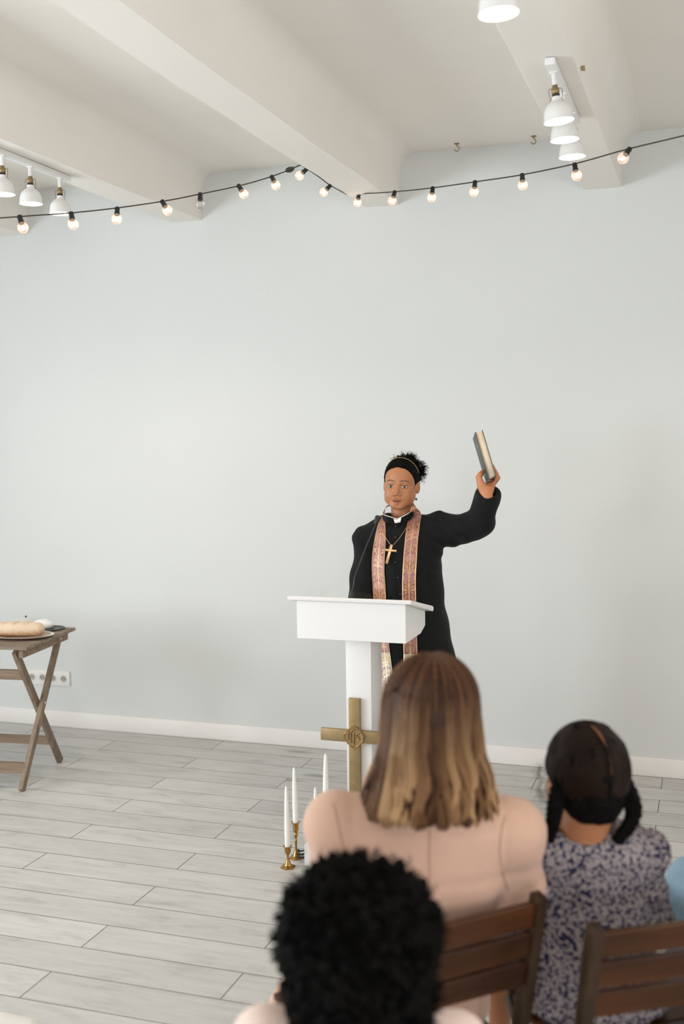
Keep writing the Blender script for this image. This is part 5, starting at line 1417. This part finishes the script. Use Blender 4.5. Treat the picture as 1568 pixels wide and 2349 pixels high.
# ------------------------------------------------------------ child with afro in the foreground
DA = 1.72
def ap(x, y, dd=0.0): return at(x, y, D=DA + dd)
FA = np.array([-.20, .98, 0]); FA /= np.linalg.norm(FA); XA = np.array([.98, .20, 0]); XA /= np.linalg.norm(XA)
def afro(root, o, A, X, F):
    E = [((0, -.030, .040), (.122, .118, .112)), ((.004, -.050, -.045), (.112, .098, .085)), ((.028, -.060, -.125), (.088, .080, .06))]
    def core(f):
        g = Fld((f.P - o.astype(np.float32)) @ A.T.astype(np.float32)); q = g.P
        d = su(su(g.ell(*E[0]), g.ell(*E[1]), .04), g.ell(*E[2]), .03)
        d = smax(d, -g.ell((0, .085, -.055), (.066, .075, .10)), .012)
        d = d + (.0045 * np.sin(q[..., 0] * 170 + 2 * np.sin(q[..., 2] * 60)) * np.sin(q[..., 1] * 165 + 1) * np.sin(q[..., 2] * 175 + 2)).astype(np.float32) * 3.0 + wob(q, .006, 95, 8)
        return d
    lo, hi = bbox([o + [0, 0, .17], o - [0, 0, .20], o + X * .15, o - X * .15, o + F * .13, o - F * .18], .01)
    b = sdf_obj('hair', core, lo, hi, .0048, M_hairb, root)
    g = np.random.default_rng(11); P_ = []
    nclump = 420
    for c in range(nclump):
        (ec, er) = E[g.choice(3, p=[.5, .3, .2])]; v = g.normal(size=3); v /= np.linalg.norm(v)
        if v[1] > .55 and ec[2] < .1: v[1] *= -1
        base_p = np.array(ec) + v * np.array(er) * .97
        if any(np.linalg.norm((base_p - np.array(e2[0])) / np.array(e2[1])) < .9 for e2 in E): continue
        for k in range(11):
            p0 = base_p + g.normal(size=3) * .006; dr = v + g.normal(size=3) * .5; dr /= np.linalg.norm(dr)
            a = np.cross(dr, [.2, .5, .8]); a /= np.linalg.norm(a); b_ = np.cross(dr, a); t_ = np.linspace(0, 1, 12)[:, None]; ph = g.random() * 6.28; w_ = 10 + g.random() * 9; am = .0035 * (.5 + g.random())
            P_.append(p0 + dr * t_ * (.010 + .012 * g.random()) + a * np.sin(w_ * t_ + ph) * am + b_ * np.cos(w_ * t_ + ph) * am)
    V, Fq, _, _ = tubes(o + np.array(P_) @ A, np.linspace(.0011, .0005, 12)[None], 4)
    T_ = []; RR = []
    for c in range(620):
        (ec, er) = E[g.choice(3, p=[.5, .3, .2])]; v = g.normal(size=3); v /= np.linalg.norm(v)
        if v[1] > .5: v[1] *= -1
        bp = np.array(ec) + v * np.array(er) * .95
        if any(np.linalg.norm((bp - np.array(e2[0])) / np.array(e2[1])) < .88 for e2 in E): continue
        d_ = v + g.normal(size=3) * .25; d_ /= np.linalg.norm(d_); L_ = .010 + .014 * g.random(); k_ = .7 + .5 * g.random()
        T_.append([bp + d_ * L_ * t_ for t_ in (0, .35, .7, .92, 1.05)]); RR.append([.009 * k_, .0105 * k_, .0085 * k_, .005 * k_, .001])
    V2, F2, _, _ = tubes(o + np.array(T_) @ A, np.array(RR), 8)
    mesh_np('curls', np.concatenate([V, V2]), np.concatenate([Fq, F2 + len(V)]), M_hairb, b)
ah = ap(832, 2180, .02)
KA = dict(head=ah, neck=ap(845, 2350, .03), shL=ap(612, 2388, .02), shR=ap(1048, 2398, .05), hip=np.array([-.50, 1.66, .50]), F=FA, X=XA, HF=FA + XA * .1, knL=np.array([-.57, 1.90, .50]), knR=np.array([-.42, 1.95, .50]), anL=np.array([-.57, 1.88, .12]), anR=np.array([-.42, 1.92, .12]))
am_ = (KA['shL'] + KA['shR']) / 2
def aext(f, d, S_, X, F):                                           # standing shirt collar
    return d
arows = [(np.array([-.50, 1.66, .45]), .135, .10), (np.array([-.50, 1.67, .58]), .12, .09), (am_ * [1, 1, 0] + FA * .02 + [0, 0, am_[2] - .10], .122, .088), (am_ * [1, 1, 0] + [0, 0, am_[2]], .10, .07), (am_ * [1, 1, 0] + [0, 0, am_[2] + .04], .06, .05)]
SKA = np.array(rgb('#8A5A3E'))
seated('child with a big black curly afro in the foreground, wearing a pale shirt', KA, afro, M_shirt, M_beige, M_shoew, SKA, hs=.90, tw=.13, td=.09, arm=.042, thigh=.06, torso_rows=arows, extra=aext, res=.008, shirt_name='shirt', legs_name='trousers', hand_s=.75, neckline=-.0)
chair((-.505, 1.60, 0), math.radians(11.5), 'dark wooden folding chair under the child with the afro, mostly below the frame')

# ------------------------------------------------------------ adult in light blue jeans at the right edge
FB = np.array([-.55, .835, 0]); FB /= np.linalg.norm(FB); XB = np.array([FB[1], -FB[0], 0])
def short_hair(root, o, A, X, F):
    def cap(f):
        g = Fld((f.P - o.astype(np.float32)) @ A.T.astype(np.float32)); q = g.P
        d = g.ell((0, -.024, .036), (.080, .098, .094)); d = smax(d, q[..., 1] - .03 - .5 * q[..., 2], .008); d = smax(d, -(q[..., 2] + .06), .01)
        d = smax(d, -g.ell((.080, .004, -.02), (.02, .026, .036)), .005); return smax(d, -g.ell((-.080, .004, -.02), (.02, .026, .036)), .005) + wob(q, .002, 160, 3)
    lo, hi = bbox([o + [0, 0, .15], o - [0, 0, .09], o + X * .11, o - X * .11, o + F * .11, o - F * .14], .01); sdf_obj('hair', cap, lo, hi, .004, M_hair_base, root)
hb_ = np.array([.34, 2.50, .545])
KB = dict(head=hb_ + [0, 0, .62] - FB * .02, neck=hb_ + [0, 0, .45] - FB * .03, shL=hb_ - XB * .17 + [0, 0, .385], shR=hb_ + XB * .17 + [0, 0, .385], hip=hb_, F=FB,
          knL=at(1592, 2030, D=2.86), knR=hb_ + XB * .12 + FB * .45)
KB['anL'] = KB['knL'] * [1, 1, 0] + FB * .03 + [0, 0, .09]
KB['elL'] = KB['shL'] - XB * .05 + FB * .02 - [0, 0, .24]; KB['wrL'] = KB['elL'] + FB * .22 + XB * .06
seated('person in light blue jeans at the right edge, beside the girl', KB, short_hair, M_jean, M_jean, M_shoew, SK2, tw=.165, td=.115, arm=.048, thigh=.085, shirt_name='shirt', legs_name='jeans', res=.010)
chair(tuple(hb_[:2] - FB[:2] * .02) + (0,), math.atan2(-FB[0], FB[1]), 'dark wooden folding chair under the person in jeans, at the right edge')
# shoe tip in the bottom left corner
p_ = at(38, 2352, Z=.03)
t = thing('shoe', 'white sneaker toe peeking in at the bottom left corner', 'shoe', (p_[0], p_[1], 0))
def sn(f): return np.maximum(su(f.rc((-.02, -.045, .045), (.05, -.02, .030), .040, .036), f.ell((-.10, -.08, .055), (.07, .05, .06)), .02), .004 - f.P[..., 2])
V_, F_ = sdf_arrays(sn, (-.2, -.16, -.01), (.12, .06, .14), .004); mesh_np('upper', V_, F_, M_shoew, t, world=False)
V_, F_ = sdf_arrays(lambda f: np.maximum(f.rc((-.12, -.07, .012), (.052, -.02, .012), .044, .040) , np.abs(f.P[..., 2] - .012) - .010), (-.2, -.16, -.01), (.12, .06, .14), .004); mesh_np('sole', V_, F_, M_collar, t, world=False)
V_ = [tube_obj('lace', [(-.045 + k * .02, -.085 + .008 * k, .072 - .006 * k), (-.035 + k * .02, -.05 + .006 * k, .084 - .006 * k), (-.025 + k * .02, -.015 + .004 * k, .068 - .006 * k)], .003, M_black, t, 6, world=False) for k in range(3)]
